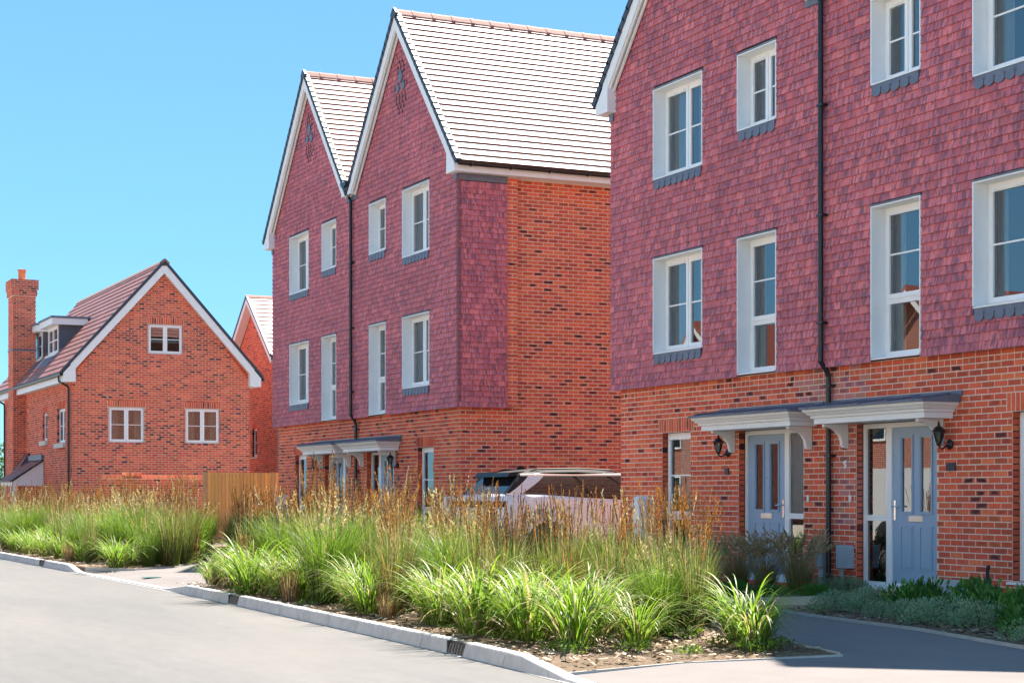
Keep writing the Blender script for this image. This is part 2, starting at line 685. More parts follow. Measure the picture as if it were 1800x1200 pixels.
def hung_tile(mb, fr, a, b, z, col, h=0.128, kick=0.0):
    P = fr.p
    t0, t1 = 0.032 + kick, 0.007
    s0 = 0.010 + kick * 0.5
    zt = z + h
    zl, zr = z + random.uniform(-0.0015, 0.0015), z + random.uniform(-0.0015, 0.0015)
    mb.face([P(a, t0, zl), P(b, t0, zr), P(b, t1, zt), P(a, t1, zt)], col)
    mb.face([P(a, s0, zl), P(b, s0, zr), P(b, t0, zr), P(a, t0, zl)], col)
    mb.face([P(a, s0, zl), P(a, t0, zl), P(a, t1, zt), P(a, 0.0, zt)], col)
    mb.face([P(b, t0, zr), P(b, s0, zr), P(b, 0.0, zt), P(b, t1, zt)], col)


_tv = []


def tile_variants():
    if not _tv:
        for k in range(30):
            mb = MB()
            hung_tile(mb, Fr((0, 0, 0), 'front'), -0.0815, 0.0815, 0.0, tile_col(), kick=random.uniform(0, 0.004))
            _tv.append(mb.mesh('tile', 'hung_tile'))
    return _tv


GAUGE = 0.1065


def tile_hanging(part, fr, u0, u1, z0, z1, holes=(), limit=None, singles=0, wl=(0, 0, 0)):
    W = 0.1655
    full, rest = [], []
    n = int((z1 - z0) / GAUGE)
    for k in range(n):
        z = z0 + k * GAUGE
        zm = z + GAUGE * 0.55
        lo, hi = u0, u1
        if limit:
            r_ = limit(z + GAUGE)
            if r_ is None:
                break
            lo, hi = max(lo, r_[0]), min(hi, r_[1])
        hs = [(h[0], h[1]) for h in holes if h[2] - 0.02 < zm < h[3]]
        st = u0 - (W / 2 if k % 2 else 0)
        for i in range(int(math.ceil((hi - st) / W)) + 1):
            a, b = st + i * W, st + (i + 1) * W
            for p, q in cut((max(a, lo), min(b, hi)), hs):
                if q - p < 0.02:
                    continue
                it = (p + 0.0012, q - 0.0012, z, k)
                (full if abs(q - p - W) < 1e-6 else rest).append(it)
    chosen = []
    if singles:
        sc_ = []
        for it in full:
            p = fr.p((it[0] + it[1]) / 2, 0, it[2])
            u, v, s_ = proj(p[0] + wl[0], p[1] + wl[1], p[2] + wl[2])
            if 0 < u < 1800 and 0 < v < 1200:
                sc_.append((-s_, len(sc_), it))
        sc_.sort()
        chosen = [t_[2] for t_ in sc_[:singles]]
        ids = {id(c) for c in chosen}
        full = [it for it in full if id(it) not in ids]
    mb = MB()
    for it in full + rest:
        hung_tile(mb, fr, it[0], it[1], it[2], tile_col(), kick=max(0, random.gauss(0, 0.0022)) + (0.012 if it[3] == 0 else 0))
    mb.build('tilework', 'hung_tile', part, kind='stuff')
    for it in chosen:
        o = add('tile', random.choice(tile_variants()), part, fr.p((it[0] + it[1]) / 2, 0.012 if it[3] == 0 else 0, it[2]), fr.rot)
        o.rotation_euler = (0, random.uniform(-0.008, 0.008), fr.rot)


ROOFT = [(0.30, 0.125, 0.105), (0.27, 0.11, 0.095), (0.33, 0.14, 0.118), (0.29, 0.118, 0.10)]


def roof_slope(part, along, a0, a1, e, r, gauge=0.196, w=0.30, thick=0.030, mat='roof_tile'):
    """courses of flat tiles; `along` is the axis the eaves run on; e, r = (cross, z) at eaves and ridge"""
    e, r = Vector((e[0], e[1])), Vector((r[0], r[1]))
    d = r - e
    L = d.length
    d.normalize()
    nrm = Vector((-d.y, d.x))
    if nrm.y < 0:
        nrm = -nrm
    rows = max(1, int(round(L / gauge)))
    g = L / rows
    mb = MB()

    def P(a, s_, h):
        q = e + d * s_ + nrm * h
        return (q.x, a, q.y) if along == 'y' else (a, q.x, q.y)
    flip = (along == 'y') == (d.x < 0)
    for k in range(rows):
        s0, s1 = k * g - 0.014, (k + 1) * g + 0.02
        st = a0 - (w / 2 if k % 2 else 0)
        for i in range(int(math.ceil((a1 - st) / w))):
            p, q = max(a0, st + i * w), min(a1, st + (i + 1) * w)
            if q - p < 0.03:
                continue
            c = random.choice(ROOFT)
            kk = random.uniform(0.92, 1.08)
            c = (c[0] * kk, c[1] * kk, c[2] * kk, 0)
            p += 0.0006
            q -= 0.0006
            h0, h1 = thick + random.uniform(0, 0.0006), 0.004
            fs = [[P(p, s0, h0), P(q, s0, h0), P(q, s1, h1), P(p, s1, h1)],
                  [P(p, s0, 0), P(q, s0, 0), P(q, s0, h0), P(p, s0, h0)]]
            for f in fs:
                mb.face(list(reversed(f)) if not flip else f, c)
    return mb.build('tilework', mat, part, kind='stuff')


# ------------------------------------------------------------------ ground, road, kerbs
def kerb_y(x):
    xs = [-40, -12, 0, 4, 7.2, 11, 13.4, 15]
    ys = [-7.9, -7.62, -7.48, -7.52, -7.6, -7.70, -7.83, -7.92]
    return float(np.interp(x, xs, ys))


def sheet(name, pts, z, mat, kind='structure'):
    mb = MB()
    mb.face([(p[0], p[1], p[2] if len(p) > 2 else z) for p in pts])
    return tag(mb.build(name, mat), kind=kind)


sheet('ground', [(-600, -600), (600, -600), (600, 600), (-600, 600)], -0.03, 'earth_ground')
sheet('road', [(-160, -16.5), (60, -16.5), (60, -7.3), (-160, -7.3)], 0.0, 'asphalt_road')
sheet('pavement', [(-160, -19.2), (60, -19.2), (60, -16.5), (-160, -16.5)], 0.06, 'bounce_paving')
sheet('bounce_forecourt', [(-160, -90), (60, -90), (60, -19.2), (-160, -19.2)], 0.05, 'bounce_paving')  # off-frame sheet added to bounce sunlight onto the shaded fronts
mb = MB()
xs = np.linspace(-60, 45, 106)
for a, b in zip(xs, xs[1:]):
    ya, yb = kerb_y(a) + 0.13, kerb_y(b) + 0.13
    mb.face([(a, ya, 0.024), (b, yb, 0.024), (b, -6.7, 0.075), (a, -6.7, 0.075)])
    mb.face([(a, -6.7, 0.075), (b, -6.7, 0.075), (b, 12, 0.085), (a, 12, 0.085)])
tag(mb.build('footpath', 'tarmac_path'), kind='structure')

# kerb: a bedding strip with a stone after stone on it
kerb_root = MB()
for a, b in zip(xs, xs[1:]):
    if b > 30:
        break
    kerb_root.face([(a, kerb_y(a) - 0.02, 0.004), (b, kerb_y(b) - 0.02, 0.004), (b, kerb_y(b) + 0.14, 0.012), (a, kerb_y(a) + 0.14, 0.012)])
kerb = tag(kerb_root.build('kerb', 'kerb_concrete'), kind='structure')
GULLIES = [(11.12, 11.52), (3.62, 4.06), (-9.1, -8.66)]


def kerb_h(x):
    """upstand of the kerb: full along the beds, dropped to the road at the two crossings"""
    return float(np.interp(x, [-60, -6.6, -5.75, 0.25, 1.4, 12.7, 13.75, 40], [0.125, 0.125, 0.022, 0.022, 0.125, 0.125, 0.022, 0.022]))


def kerb_stone(x0, x1):
    x0 += 0.006
    x1 -= 0.006
    mb = MB()
    n = 3 if abs(kerb_h(x0) - kerb_h(x1)) > 0.005 else 1
    secs = []
    for i in range(n + 1):
        x = x0 + (x1 - x0) * i / n
        h = kerb_h(x)
        y = kerb_y(x)
        b = 0.028 * min(1, h / 0.125)
        bv = min(0.016, h * 0.4)
        secs.append([(x, y - 0.01, -0.05), (x, y, 0.002), (x, y + b, h - bv), (x, y + b + bv * 0.4, h - bv * 0.3), (x, y + b + bv * 1.3, h), (x, y + 0.125, h), (x, y + 0.125, -0.05)])
    for A, B in zip(secs, secs[1:]):
        for j in range(len(A) - 1):
            mb.face([A[j], B[j], B[j + 1], A[j + 1]])
    mb.face(list(reversed(secs[0])))
    mb.face(secs[-1])
    mb.build('kerb_stone', 'kerb_concrete', kerb)


edges = []
x = -58.0
marks = sorted([g for gg in GULLIES for g in gg])
while x < 24:
    nx = x + 0.915
    for m in marks:
        if x + 0.25 < m < nx + 0.25:
            nx = m
            break
    mid = (x + nx) / 2
    if not any(g[0] < mid < g[1] for g in GULLIES):
        edges.append((x, nx))
    x = nx
for a, b in edges:
    kerb_stone(a, b)

GL = ['kerb gully nearest the camera, dark bars beside the strappy clump', 'kerb gully near the end of the dropped crossing',
      'dark kerb gully at the far left in front of the distant bed']
for (a, b), lb in zip(GULLIES, GL):
    g = thing('kerb_gully', ((a + b) / 2, kerb_y((a + b) / 2), 0), lb, 'gully', 'kerb gullies')
    w = (b - a) / 2
    mb = MB()
    mb.box(-w + 0.004, w - 0.004, 0.10, 0.13, -0.04, 0.118)
    mb.box(-w + 0.004, -w + 0.03, 0.012, 0.10, -0.04, 0.118)
    mb.box(w - 0.03, w - 0.004, 0.012, 0.10, -0.04, 0.118)
    mb.box(-w + 0.03, w - 0.03, 0.045, 0.10, 0.098, 0.118)
    mb.build('frame', 'iron', g)
    for i in range(6):
        xx = -w + 0.05 + i * (2 * w - 0.1) / 5
        MB().prism([(0.006, 0.003), (0.03, 0.003), (0.07, 0.097), (0.034, 0.097)], 'x', xx - 0.011, xx + 0.011).build('bar', 'rusty_bar', g)
tag(MB().box(-0.13, 0.13, -0.13, 0.13, 0, 0.006).build('valve_cover', 'valve_green', loc=(-2.43, -7.02, 0.062)),
    'small green valve cover set in the tarmac crossing', 'cover')

# planting beds: mulch with loose chips on it, a thin concrete edging where the tarmac meets it
BED1 = [(0.35, -7.33, 0.03), (1.4, -7.35), (2.75, -7.36), (5, -7.42), (8, -7.5), (11, -7.58), (12.6, -7.66), (13.42, -7.70, 0.034), (13.42, -6.7, 0.078), (13.48, -5.25, 0.09), (12.3, -5.0), (9, -4.2), (5, -4.1), (1.6, -4.5), (0.2, -6.1, 0.085)]
BED2 = [(-40, -7.78), (-12, -7.48), (-7, -7.42), (-5.85, -7.38), (-4.75, -6.75), (-5.6, -5.9), (-8.2, -4.5), (-40, -4.2)]
BED3 = [(8.72, -2.62), (9.6, -2.80), (11.68, -2.98), (13.6, -3.42), (16.5, -4.0), (16.5, 0.12), (8.72, 0.12)]
BED4 = [(0.6, -2.9), (5.5, -2.75), (7.3, -2.55), (7.3, 0.12), (0.6, 0.12)]
BED5 = [(-17.2, -2.6), (-6.8, -2.6), (-6.8, -0.1), (-17.2, -0.1)]


def inside(p, poly):
    c = False
    for i in range(len(poly)):
        a, b = poly[i], poly[i - 1]
        if (a[1] > p[1]) != (b[1] > p[1]) and p[0] < (b[0] - a[0]) * (p[1] - a[1]) / (b[1] - a[1]) + a[0]:
            c = not c
    return c


for nm, poly, zz, chips in (('planting_bed', BED1, 0.10, 5200), ('planting_bed', BED2, 0.10, 2600), ('planting_bed', BED3, 0.105, 4200),
                            ('planting_bed', BED4, 0.105, 1200), ('planting_bed', BED5, 0.105, 0)):
    mb = MB()
    zp = [p[2] if len(p) > 2 else zz for p in poly]
    mb.face([(p[0], p[1], z_) for p, z_ in zip(poly, zp)])
    n = len(poly)
    for i in range(n):
        a, b = poly[i], poly[(i + 1) % n]
        mb.face([(a[0], a[1], 0.0), (b[0], b[1], 0.0), (b[0], b[1], zp[(i + 1) % n]), (a[0], a[1], zp[i])])
    tag(mb.build(nm, 'mulch'), kind='structure')
    if chips:
        mb = MB()
        x0, x1 = min(p[0] for p in poly), max(p[0] for p in poly)
        y0, y1 = min(p[1] for p in poly), max(p[1] for p in poly)
        x0 = max(x0, -16)
        k = 0
        while k < chips:
            p = (random.uniform(x0, x1), random.uniform(y0, y1))
            k += 1
            if not inside(p, poly):
                continue
            a = random.uniform(0, 6.28)
            l, w = random.uniform(0.015, 0.045), random.uniform(0.006, 0.014)
            dx, dy = math.cos(a), math.sin(a)
            z0 = zz + random.uniform(0.003, 0.018)
            t1, t2 = random.uniform(-0.01, 0.01), random.uniform(-0.006, 0.006)
            c = random.choice([(0.40, 0.30, 0.20), (0.19, 0.125, 0.085), (0.30, 0.21, 0.14), (0.50, 0.40, 0.29), (0.11, 0.075, 0.05)])
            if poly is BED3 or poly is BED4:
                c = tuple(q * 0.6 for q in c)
            pts = [(p[0] + dx * l * s1 - dy * w * s2, p[1] + dy * l * s1 + dx * w * s2, z0 + t1 * s1 + t2 * s2) for s1, s2 in ((-1, -1), (1, -1), (1, 1), (-1, 1))]
            mb.face(pts, c)
        tag(mb.build('bark_chips', 'timber'), 'loose bark chips scattered over the planting bed', 'mulch', kind='stuff')


def edging(name, pts, z, w=0.035):
    mb = MB()
    for a, b in zip(pts, pts[1:]):
        d = Vector((b[0] - a[0], b[1] - a[1])).normalized()
        n = Vector((-d.y, d.x)) * w / 2
        q = [(a[0] - n.x, a[1] - n.y), (b[0] - n.x, b[1] - n.y), (b[0] + n.x, b[1] + n.y), (a[0] + n.x, a[1] + n.y)]
        za, zb = (a[2] if len(a) > 2 else z), (b[2] if len(b) > 2 else z)
        zq = [za, zb, zb, za]
        mb.face([(p[0], p[1], h) for p, h in zip(q, zq)])
        for i in range(4):
            r, t = q[i], q[(i + 1) % 4]
            mb.face([(r[0], r[1], 0), (t[0], t[1], 0), (t[0], t[1], zq[(i + 1) % 4]), (r[0], r[1], zq[i])])
    tag(mb.build(name, 'edging'), kind='structure')


edging('path_edging', [(13.44, -7.72, 0.046), (13.44, -6.7, 0.083), (13.52, -5.235, 0.093)], 0.103, 0.022)
edging('path_edging', [(13.46, -5.22), (12.3, -4.98), (9, -4.18), (5, -4.08), (1.58, -4.48), (0.17, -6.1, 0.09), (0.33, -7.33, 0.04)], 0.104, 0.018)
edging('path_edging', [(8.70, -2.64), (9.6, -2.82), (11.68, -3.0), (13.6, -3.44), (16.5, -4.02)], 0.107, 0.018)
edging('path_edging', [(-5.83, -7.36), (-4.73, -6.75), (-5.58, -5.88), (-8.2, -4.48), (-14, -4.35)], 0.103, 0.018)
slabs = thing('slab_path', (8.0, -1.3, 0.085), 'buff stone slab path leading to the right-hand blue door', 'path')
for i in range(5):
    for j in range(2):
        MB().box(-0.66 + j * 0.66, -0.005 + j * 0.66, -1.42 + i * 0.56, -0.875 + i * 0.56, 0, 0.05 + random.uniform(0, 0.003)).build('slab', 'buff_slab', slabs)


# ------------------------------------------------------------------ windows and doors (parts of a house, facing -y)
def curtain(parent, x0, x1, z0, z1, y, mat):
    mb = MB()
    n = max(6, int((x1 - x0) / 0.025))
    ph = random.uniform(0, 6)
    pts = [(x0 + (x1 - x0) * i / n, y + 0.022 * math.sin(ph + i * 1.15) + random.uniform(-0.004, 0.004)) for i in range(n + 1)]
    for a, b in zip(pts, pts[1:]):
        mb.face([(a[0], a[1], z0), (b[0], b[1], z0), (b[0], b[1], z1), (a[0], a[1], z1)])
    mb.build('curtain', mat, parent, smooth=True)


def sash(parent, x0, x1, z0, z1, y, bar=True, w=0.055, swing=0.0, gm='glass'):
    """an opening light: frame, pane, and a thin glazing bar across the middle"""
    s_ = MB().ring(0, x1 - x0, z0, z1, -0.012, 0.05, w).build('sash', 'upvc', parent, loc=(x0, y, 0))
    if swing:
        s_.rotation_euler = (0, 0, swing)
    W = x1 - x0
    p = MB()
    p.face([(x0 + w, y + 0.015, z0 + w), (x1 - w, y + 0.015, z0 + w), (x1 - w, y + 0.015, z1 - w), (x0 + w, y + 0.015, z1 - w)])
    p.build('pane', gm, parent)
    if bar:
        zm = (z0 + z1) / 2
        MB().box(x0 + w, x1 - w, y + 0.003, y + 0.0135, zm - 0.011, zm + 0.011).build('glazing_bar', 'upvc', parent)


def room(parent, x0, x1, z0, z1, y, d=1.6):
    mb = MB()
    mb.box(x0 - 0.25, x1 + 0.25, y, y + d, z0 - 0.5, z1 + 0.2, skip='f')
    # the inner face of the wall round the window
    X0, X1, Z0, Z1 = x0 - 0.25, x1 + 0.25, z0 - 0.5, z1 + 0.2
    for q in ((X0, x0, Z0, Z1), (x1, X1, Z0, Z1), (x0, x1, Z0, z0), (x0, x1, z1, Z1)):
        mb.face([(q[0], y, q[2]), (q[1], y, q[2]), (q[1], y, q[3]), (q[0], y, q[3])])
    mb.build('room', 'room', parent)


def window(house, x0, x1, z0, z1, kind, yf=0.19, face=0.0, lined=True, dress=None, apron=True, dmat='curtain', sill=None, shift=0.0):
    """a white framed window set back in its opening; `face` is the wall face, yf the front of the frame"""
    win = MB()
    fw = 0.05
    win.ring(x0, x1, z0, z1, yf, yf + 0.07, fw)
    if kind in ('wide', 'pair'):
        xm = (x0 + x1) / 2
        win.box(xm - 0.022, xm + 0.022, yf, yf + 0.07, z0 + fw, z1 - fw)
    if kind in ('tall', 'ground'):
        zt = z0 + (z1 - z0) * (0.385 if kind == 'tall' else 0.335)
        win.box(x0 + fw, x1 - fw, yf, yf + 0.07, zt - 0.025, zt + 0.025)
    w = win.build('window', 'upvc', house)
    if kind in ('wide', 'pair'):
        sash(w, x0 + fw - 0.012, xm - 0.01, z0 + fw - 0.012, z1 - fw + 0.012, yf - 0.004, w=0.06, swing=-shift)
        sash(w, xm + 0.01, x1 - fw + 0.012, z0 + fw - 0.012, z1 - fw + 0.012, yf - 0.004, w=0.06)
        MB().box(x0 + 0.12, xm - 0.1, yf - 0.034, yf - 0.018, z1 - 0.085, z1 - 0.06).build('trickle_vent', 'upvc', w)
    elif kind == 'tall':
        sash(w, x0 + fw - 0.012, x1 - fw + 0.012, zt + 0.013, z1 - fw + 0.012, yf - 0.004, w=0.06)
        sash(w, x0 + fw - 0.003, x1 - fw + 0.003, z0 + fw - 0.003, zt - 0.022, yf + 0.016, bar=False, w=0.03)
    elif kind == 'ground':
        sash(w, x0 + fw - 0.012, x1 - fw + 0.012, zt + 0.013, z1 - fw + 0.012, yf - 0.004, w=0.065)
        sash(w, x0 + fw - 0.003, x1 - fw + 0.003, z0 + fw - 0.003, zt - 0.022, yf + 0.016, bar=False, w=0.03)
    if lined:
        t = 0.018
        ln = MB()
        f = face - 0.034
        ln.box(x0 - t, x0, f, yf + 0.07, z0 - 0.002, z1 + t)
        ln.box(x1, x1 + t, f, yf + 0.07, z0 - 0.002, z1 + t)
        ln.box(x0, x1, f, yf + 0.07, z1, z1 + t)
        ln.build('reveal_lining', 'upvc', w)
        MB().prism([(f - 0.018, z0 - 0.032), (yf + 0.07, z0 - 0.022), (yf + 0.07, z0 - 0.003), (yf, z0), (f - 0.018, z0 - 0.014)], 'x', x0 - t + 0.03, x1 + t - 0.005).build('sill', 'upvc', w)
        MB().box(x0 - 0.03, x1 + 0.03, face - 0.043, face - 0.004, z1 + t + 0.002, z1 + t + 0.022).build('head_flashing', 'lead', w)
        if apron:
            # lead apron dressed over the tiles, its lower edge cut in scallops
            sp = 0.175
            n = int(round((x1 - x0 - 0.02) / sp))
            sp = (x1 - x0 - 0.02) / n
            za = z0 - 0.036
            out = [(x0 + 0.02, za)]
            lo = []
            for i in range(n):
                c = x0 + 0.02 + (i + 0.5) * sp
                for k in range(9):
                    a = math.pi * (1 + k / 8)
                    lo.append((c + 0.47 * sp * math.cos(a), za - 0.092 + 0.062 * math.sin(a)))
                if i < n - 1:
                    e = x0 + 0.02 + (i + 1) * sp
                    lo += [(e - 0.026, za - 0.066), (e - 0.016, za - 0.046), (e + 0.016, za - 0.046), (e + 0.026, za - 0.066)]
            prof = out + lo + [(x0 + 0.02 + n * sp, za)]
            mb = MB()
            yA, yB = face - 0.046, face - 0.031
            top = [(p[0], yA, p[1]) for p in prof]
            for i in range(len(lo) + 1):
                a, b = prof[i], prof[i + 1]
                if abs(a[0] - b[0]) < 1e-6:
                    continue
                mb.face([(a[0], yA, a[1]), (b[0], yA, b[1]), (b[0], yA + 0.008, za), (a[0], yA + 0.008, za)])
                mb.face([(a[0], yB + 0.004, a[1]), (b[0], yB + 0.004, b[1]), (b[0], yA, b[1]), (a[0], yA, a[1])])
            mb.box(x0 + 0.02, x1, yA + 0.008, face - 0.012, za - 0.002, za + 0.012)
            mb.build('lead_apron', 'lead', w)
    if sill == 'upvc':
        MB().prism([(face - 0.05, z0 - 0.045), (yf + 0.05, z0 - 0.03), (yf + 0.05, z0 - 0.003), (face - 0.05, z0 - 0.02)], 'x', x0 - 0.06, x1 + 0.06).build('sill', 'upvc', w)
    room(w, x0 + 0.02, x1 - 0.02, z0 + 0.02, z1 - 0.02, yf + 0.09)
    for d in dress or ():
        curtain(w, x0 + (x1 - x0) * d[0], x0 + (x1 - x0) * d[1], z0 - 0.05, z1, yf + 0.15, dmat)
    return w


def front_door(house, m, y=0.2):
    """white frame with a side light, grey-blue panelled leaf; m maps left-hand x ranges (mirrored for the right-hand house)"""
    zb, zt = 0.20, 2.30
    fr = MB()
    X0, X1 = m(3.69, 5.29)
    fr.ring(X0, X1, zb, zt, y, y + 0.09, 0.06)
    a, b = m(4.70, 4.81)
    fr.box(a, b, y, y + 0.09, zb + 0.06, zt - 0.06)
    sl, sr = m(4.81, 5.23)
    fr.box(sl, sr, y, y + 0.09, 1.045, 1.12)
    f = fr.build('door_frame', 'upvc', house)
    for z0, z1 in ((0.26, 1.045), (1.12, 2.24)):
        MB().box(sl + 0.001, sr - 0.001, y + 0.03, y + 0.036, z0, z1).build('side_pane', 'obscure_glass' if (z0 > 1 and m(0, 1)[0] == 0) else 'glass', f)
    MB().box(X0, X1, y - 0.06, y + 0.09, zb - 0.055, zb - 0.003).build('threshold', 'upvc', f)
    lx0, lx1 = m(3.752, 4.698)
    w = lx1 - lx0
    yl = y + 0.022
    d = MB()
    g = []
    for q in ((0.20, 0.40), (0.60, 0.80)):
        g.append((lx0 + w * q[0], lx0 + w * q[1]))
    gz0, gz1 = 1.17, 2.10
    plane_with_holes(d, Fr((0, yl, 0), 'front'), lx0, lx1, zb + 0.005, zt - 0.062, [(q[0], q[1], gz0, gz1) for q in g])
    d.box(lx0, lx1, yl + 0.001, yl + 0.04, zb + 0.005, zb + 0.02)
    for q in g:
        d.ring(q[0] - 0.035, q[1] + 0.035, gz0 - 0.035, gz1 + 0.035, yl - 0.016, yl - 0.0005, 0.022)
        d.ring(q[0] - 0.013, q[1] + 0.013, gz0 - 0.013, gz1 + 0.013, yl - 0.008, yl + 0.02, 0.013)
        # lower raised panel
        p0, p1, q0, q1 = q[0] - 0.03, q[1] + 0.03, 0.44, 0.99
        d.ring(p0, p1, q0, q1, yl - 0.010, yl - 0.0005, 0.018)
        d.prism([(p0 + 0.03, q0 + 0.03), (p1 - 0.03, q0 + 0.03), (p1 - 0.03, q1 - 0.03), (p0 + 0.03, q1 - 0.03)], 'y', yl - 0.007, yl - 0.0005)
    door = d.build('door', 'door_blue', house)
    for q in g:
        MB().box(q[0], q[1], yl + 0.012, yl + 0.018, gz0, gz1).build('door_pane', 'glass', door)
    xm = (lx0 + lx1) / 2
    lp = MB().box(xm - 0.14, xm + 0.14, yl - 0.014, yl - 0.0005, 1.045, 1.115)
    lp.box(xm - 0.12, xm + 0.12, yl - 0.019, yl - 0.0145, 1.058, 1.102)
    lp.build('letter_plate', 'brass_plate', door)
    hx = lx1 - 0.05 if m(0, 1)[0] == 0 else lx0 + 0.05
    sg = -1 if m(0, 1)[0] == 0 else 1
    h = MB().box(hx - 0.018, hx + 0.018, yl - 0.012, yl - 0.0005, 1.06, 1.31)
    h.tube([(hx, yl - 0.012, 1.235), (hx, yl - 0.055, 1.235), (hx + sg * 0.03, yl - 0.06, 1.235), (hx + sg * 0.125, yl - 0.06, 1.23)], 0.0095, 8)
    h.build('handle', 'chrome', door, smooth=False)
    MB().lathe([(0.013, 0), (0.013, 0.012), (0.004, 0.016)], 0, 0, 10).build('spyhole', 'chrome', door, loc=(xm, yl - 0.0005, 1.62)).rotation_euler = (R(90), 0, 0)
    # hall behind
    room(f, X0 + 0.05, X1 - 0.05, zb + 0.05, zt - 0.05, y + 0.12, 2.2)


def canopy(house, m):
    """lead-covered flat door canopy on two curved brackets"""
    x0, x1 = m(3.25, 5.74)
    yw, yf = 0.088, -0.46
    # cornice: a stepped moulding round the front and both ends
    steps = [(2.305, 0.115), (2.372, 0.115), (2.380, 0.085), (2.412, 0.078), (2.418, 0.055), (2.452, 0.030), (2.458, 0.012), (2.492, 0.0)]
    mb = MB()
    loops = []
    for z, ins in steps:
        loops.append([(x0 + ins, yw, z), (x0 + ins, yf + ins, z), (x1 - ins, yf + ins, z), (x1 - ins, yw, z)])
    for A, B in zip(loops, loops[1:]):
        for k in range(3):
            mb.face([A[k], A[k + 1], B[k + 1], B[k]])
    mb.face(list(reversed(loops[0])))
    mb.face(loops[-1])
    c = mb.build('canopy', 'white_paint', house)
    # lead roof with rolls, falling to the front
    lr = MB()
    o = 0.028
    lr.prism([(yf - o, 2.494), (yw, 2.494), (yw, 2.595), (yf - o, 2.522)], 'x', x0 - o, x1 + o)
    lr.box(x0 - o - 0.03, x1 + o + 0.03, yw - 0.02, yw + 0.006, 2.575, 2.635)
    lr.build('lead_roof', 'lead', c)
    for i in range(5):
        xx = x0 + (x1 - x0) * (0.06 + 0.22 * i)
        MB().tube([(xx, yw - 0.03, 2.60), (xx, yf - o + 0.02, 2.534), (xx, yf - o - 0.002, 2.51)], 0.017, 8).build('lead_roll', 'lead', c, smooth=True)
    for xb in (3.57, 5.49):
        a, b = m(xb - 0.028, xb + 0.028)
        prof = [(yw, 2.303), (yw - 0.38, 2.303), (yw - 0.38, 2.268)]
        for k in range(9):
            t = math.pi / 2 * k / 8
            prof.append((yw - 0.38 + 0.285 * math.sin(t) * 1.0, 2.268 - 0.225 * (1 - math.cos(t))))
        prof += [(yw - 0.075, 2.0), (yw, 1.985)]
        MB().prism(prof, 'x', a, b).build('bracket', 'white_paint', c)


def lantern(loc, label, group):
    """black half lantern on a round wall plate"""
    t = thing('wall_lantern', loc, label, 'lantern', group)
    mb = MB()
    mb.lathe([(0.001, 0), (0.062, 0.002), (0.062, 0.014), (0.04, 0.03), (0.022, 0.045)], 0, 0, 14)
    p = mb.build('wall_plate', 'black_plastic', t, smooth=False)
    p.rotation_euler = (R(90), 0, 0)
    MB().tube([(0, -0.03, 0), (0, -0.08, -0.035), (0, -0.13, -0.055), (0, -0.165, -0.03), (0, -0.17, 0.0)], 0.012, 8).build('arm', 'black_plastic', t)
    mb = MB().lathe([(0.015, -0.02), (0.032, 0.0), (0.035, 0.02)], 0, -0.17, 6)
    mb.build('base', 'black_plastic', t)
    mb = MB()
    for k in range(6):
        a = math.pi * 2 * k / 6
        mb.tube([(0.034 * math.cos(a), -0.17 + 0.034 * math.sin(a), 0.02), (0.066 * math.cos(a), -0.17 + 0.066 * math.sin(a), 0.155)], 0.0055, 5)
    mb.build('cage', 'black_plastic', t)
    MB().lathe([(0.031, 0.021), (0.061, 0.15)], 0, -0.17, 6).build('glass_body', 'glass', t)
    MB().lathe([(0.012, 0.03), (0.02, 0.07), (0.018, 0.10), (0.006, 0.115)], 0, -0.17, 8).build('bulb', 'lamp_glow', t, smooth=True)
    MB().lathe([(0.085, 0.150), (0.088, 0.160), (0.066, 0.178), (0.045, 0.205), (0.02, 0.22), (0.012, 0.235), (0.016, 0.245), (0.004, 0.285)], 0, -0.17, 12).build('cap', 'black_plastic', t)
    return t


# ------------------------------------------------------------------ the tile-hung houses
HW = 5.9
SL = 1.123
EZ = 7.80


def zroof(x):
    x = min(x, HW - x)
    return EZ + SL * (x + 0.3)


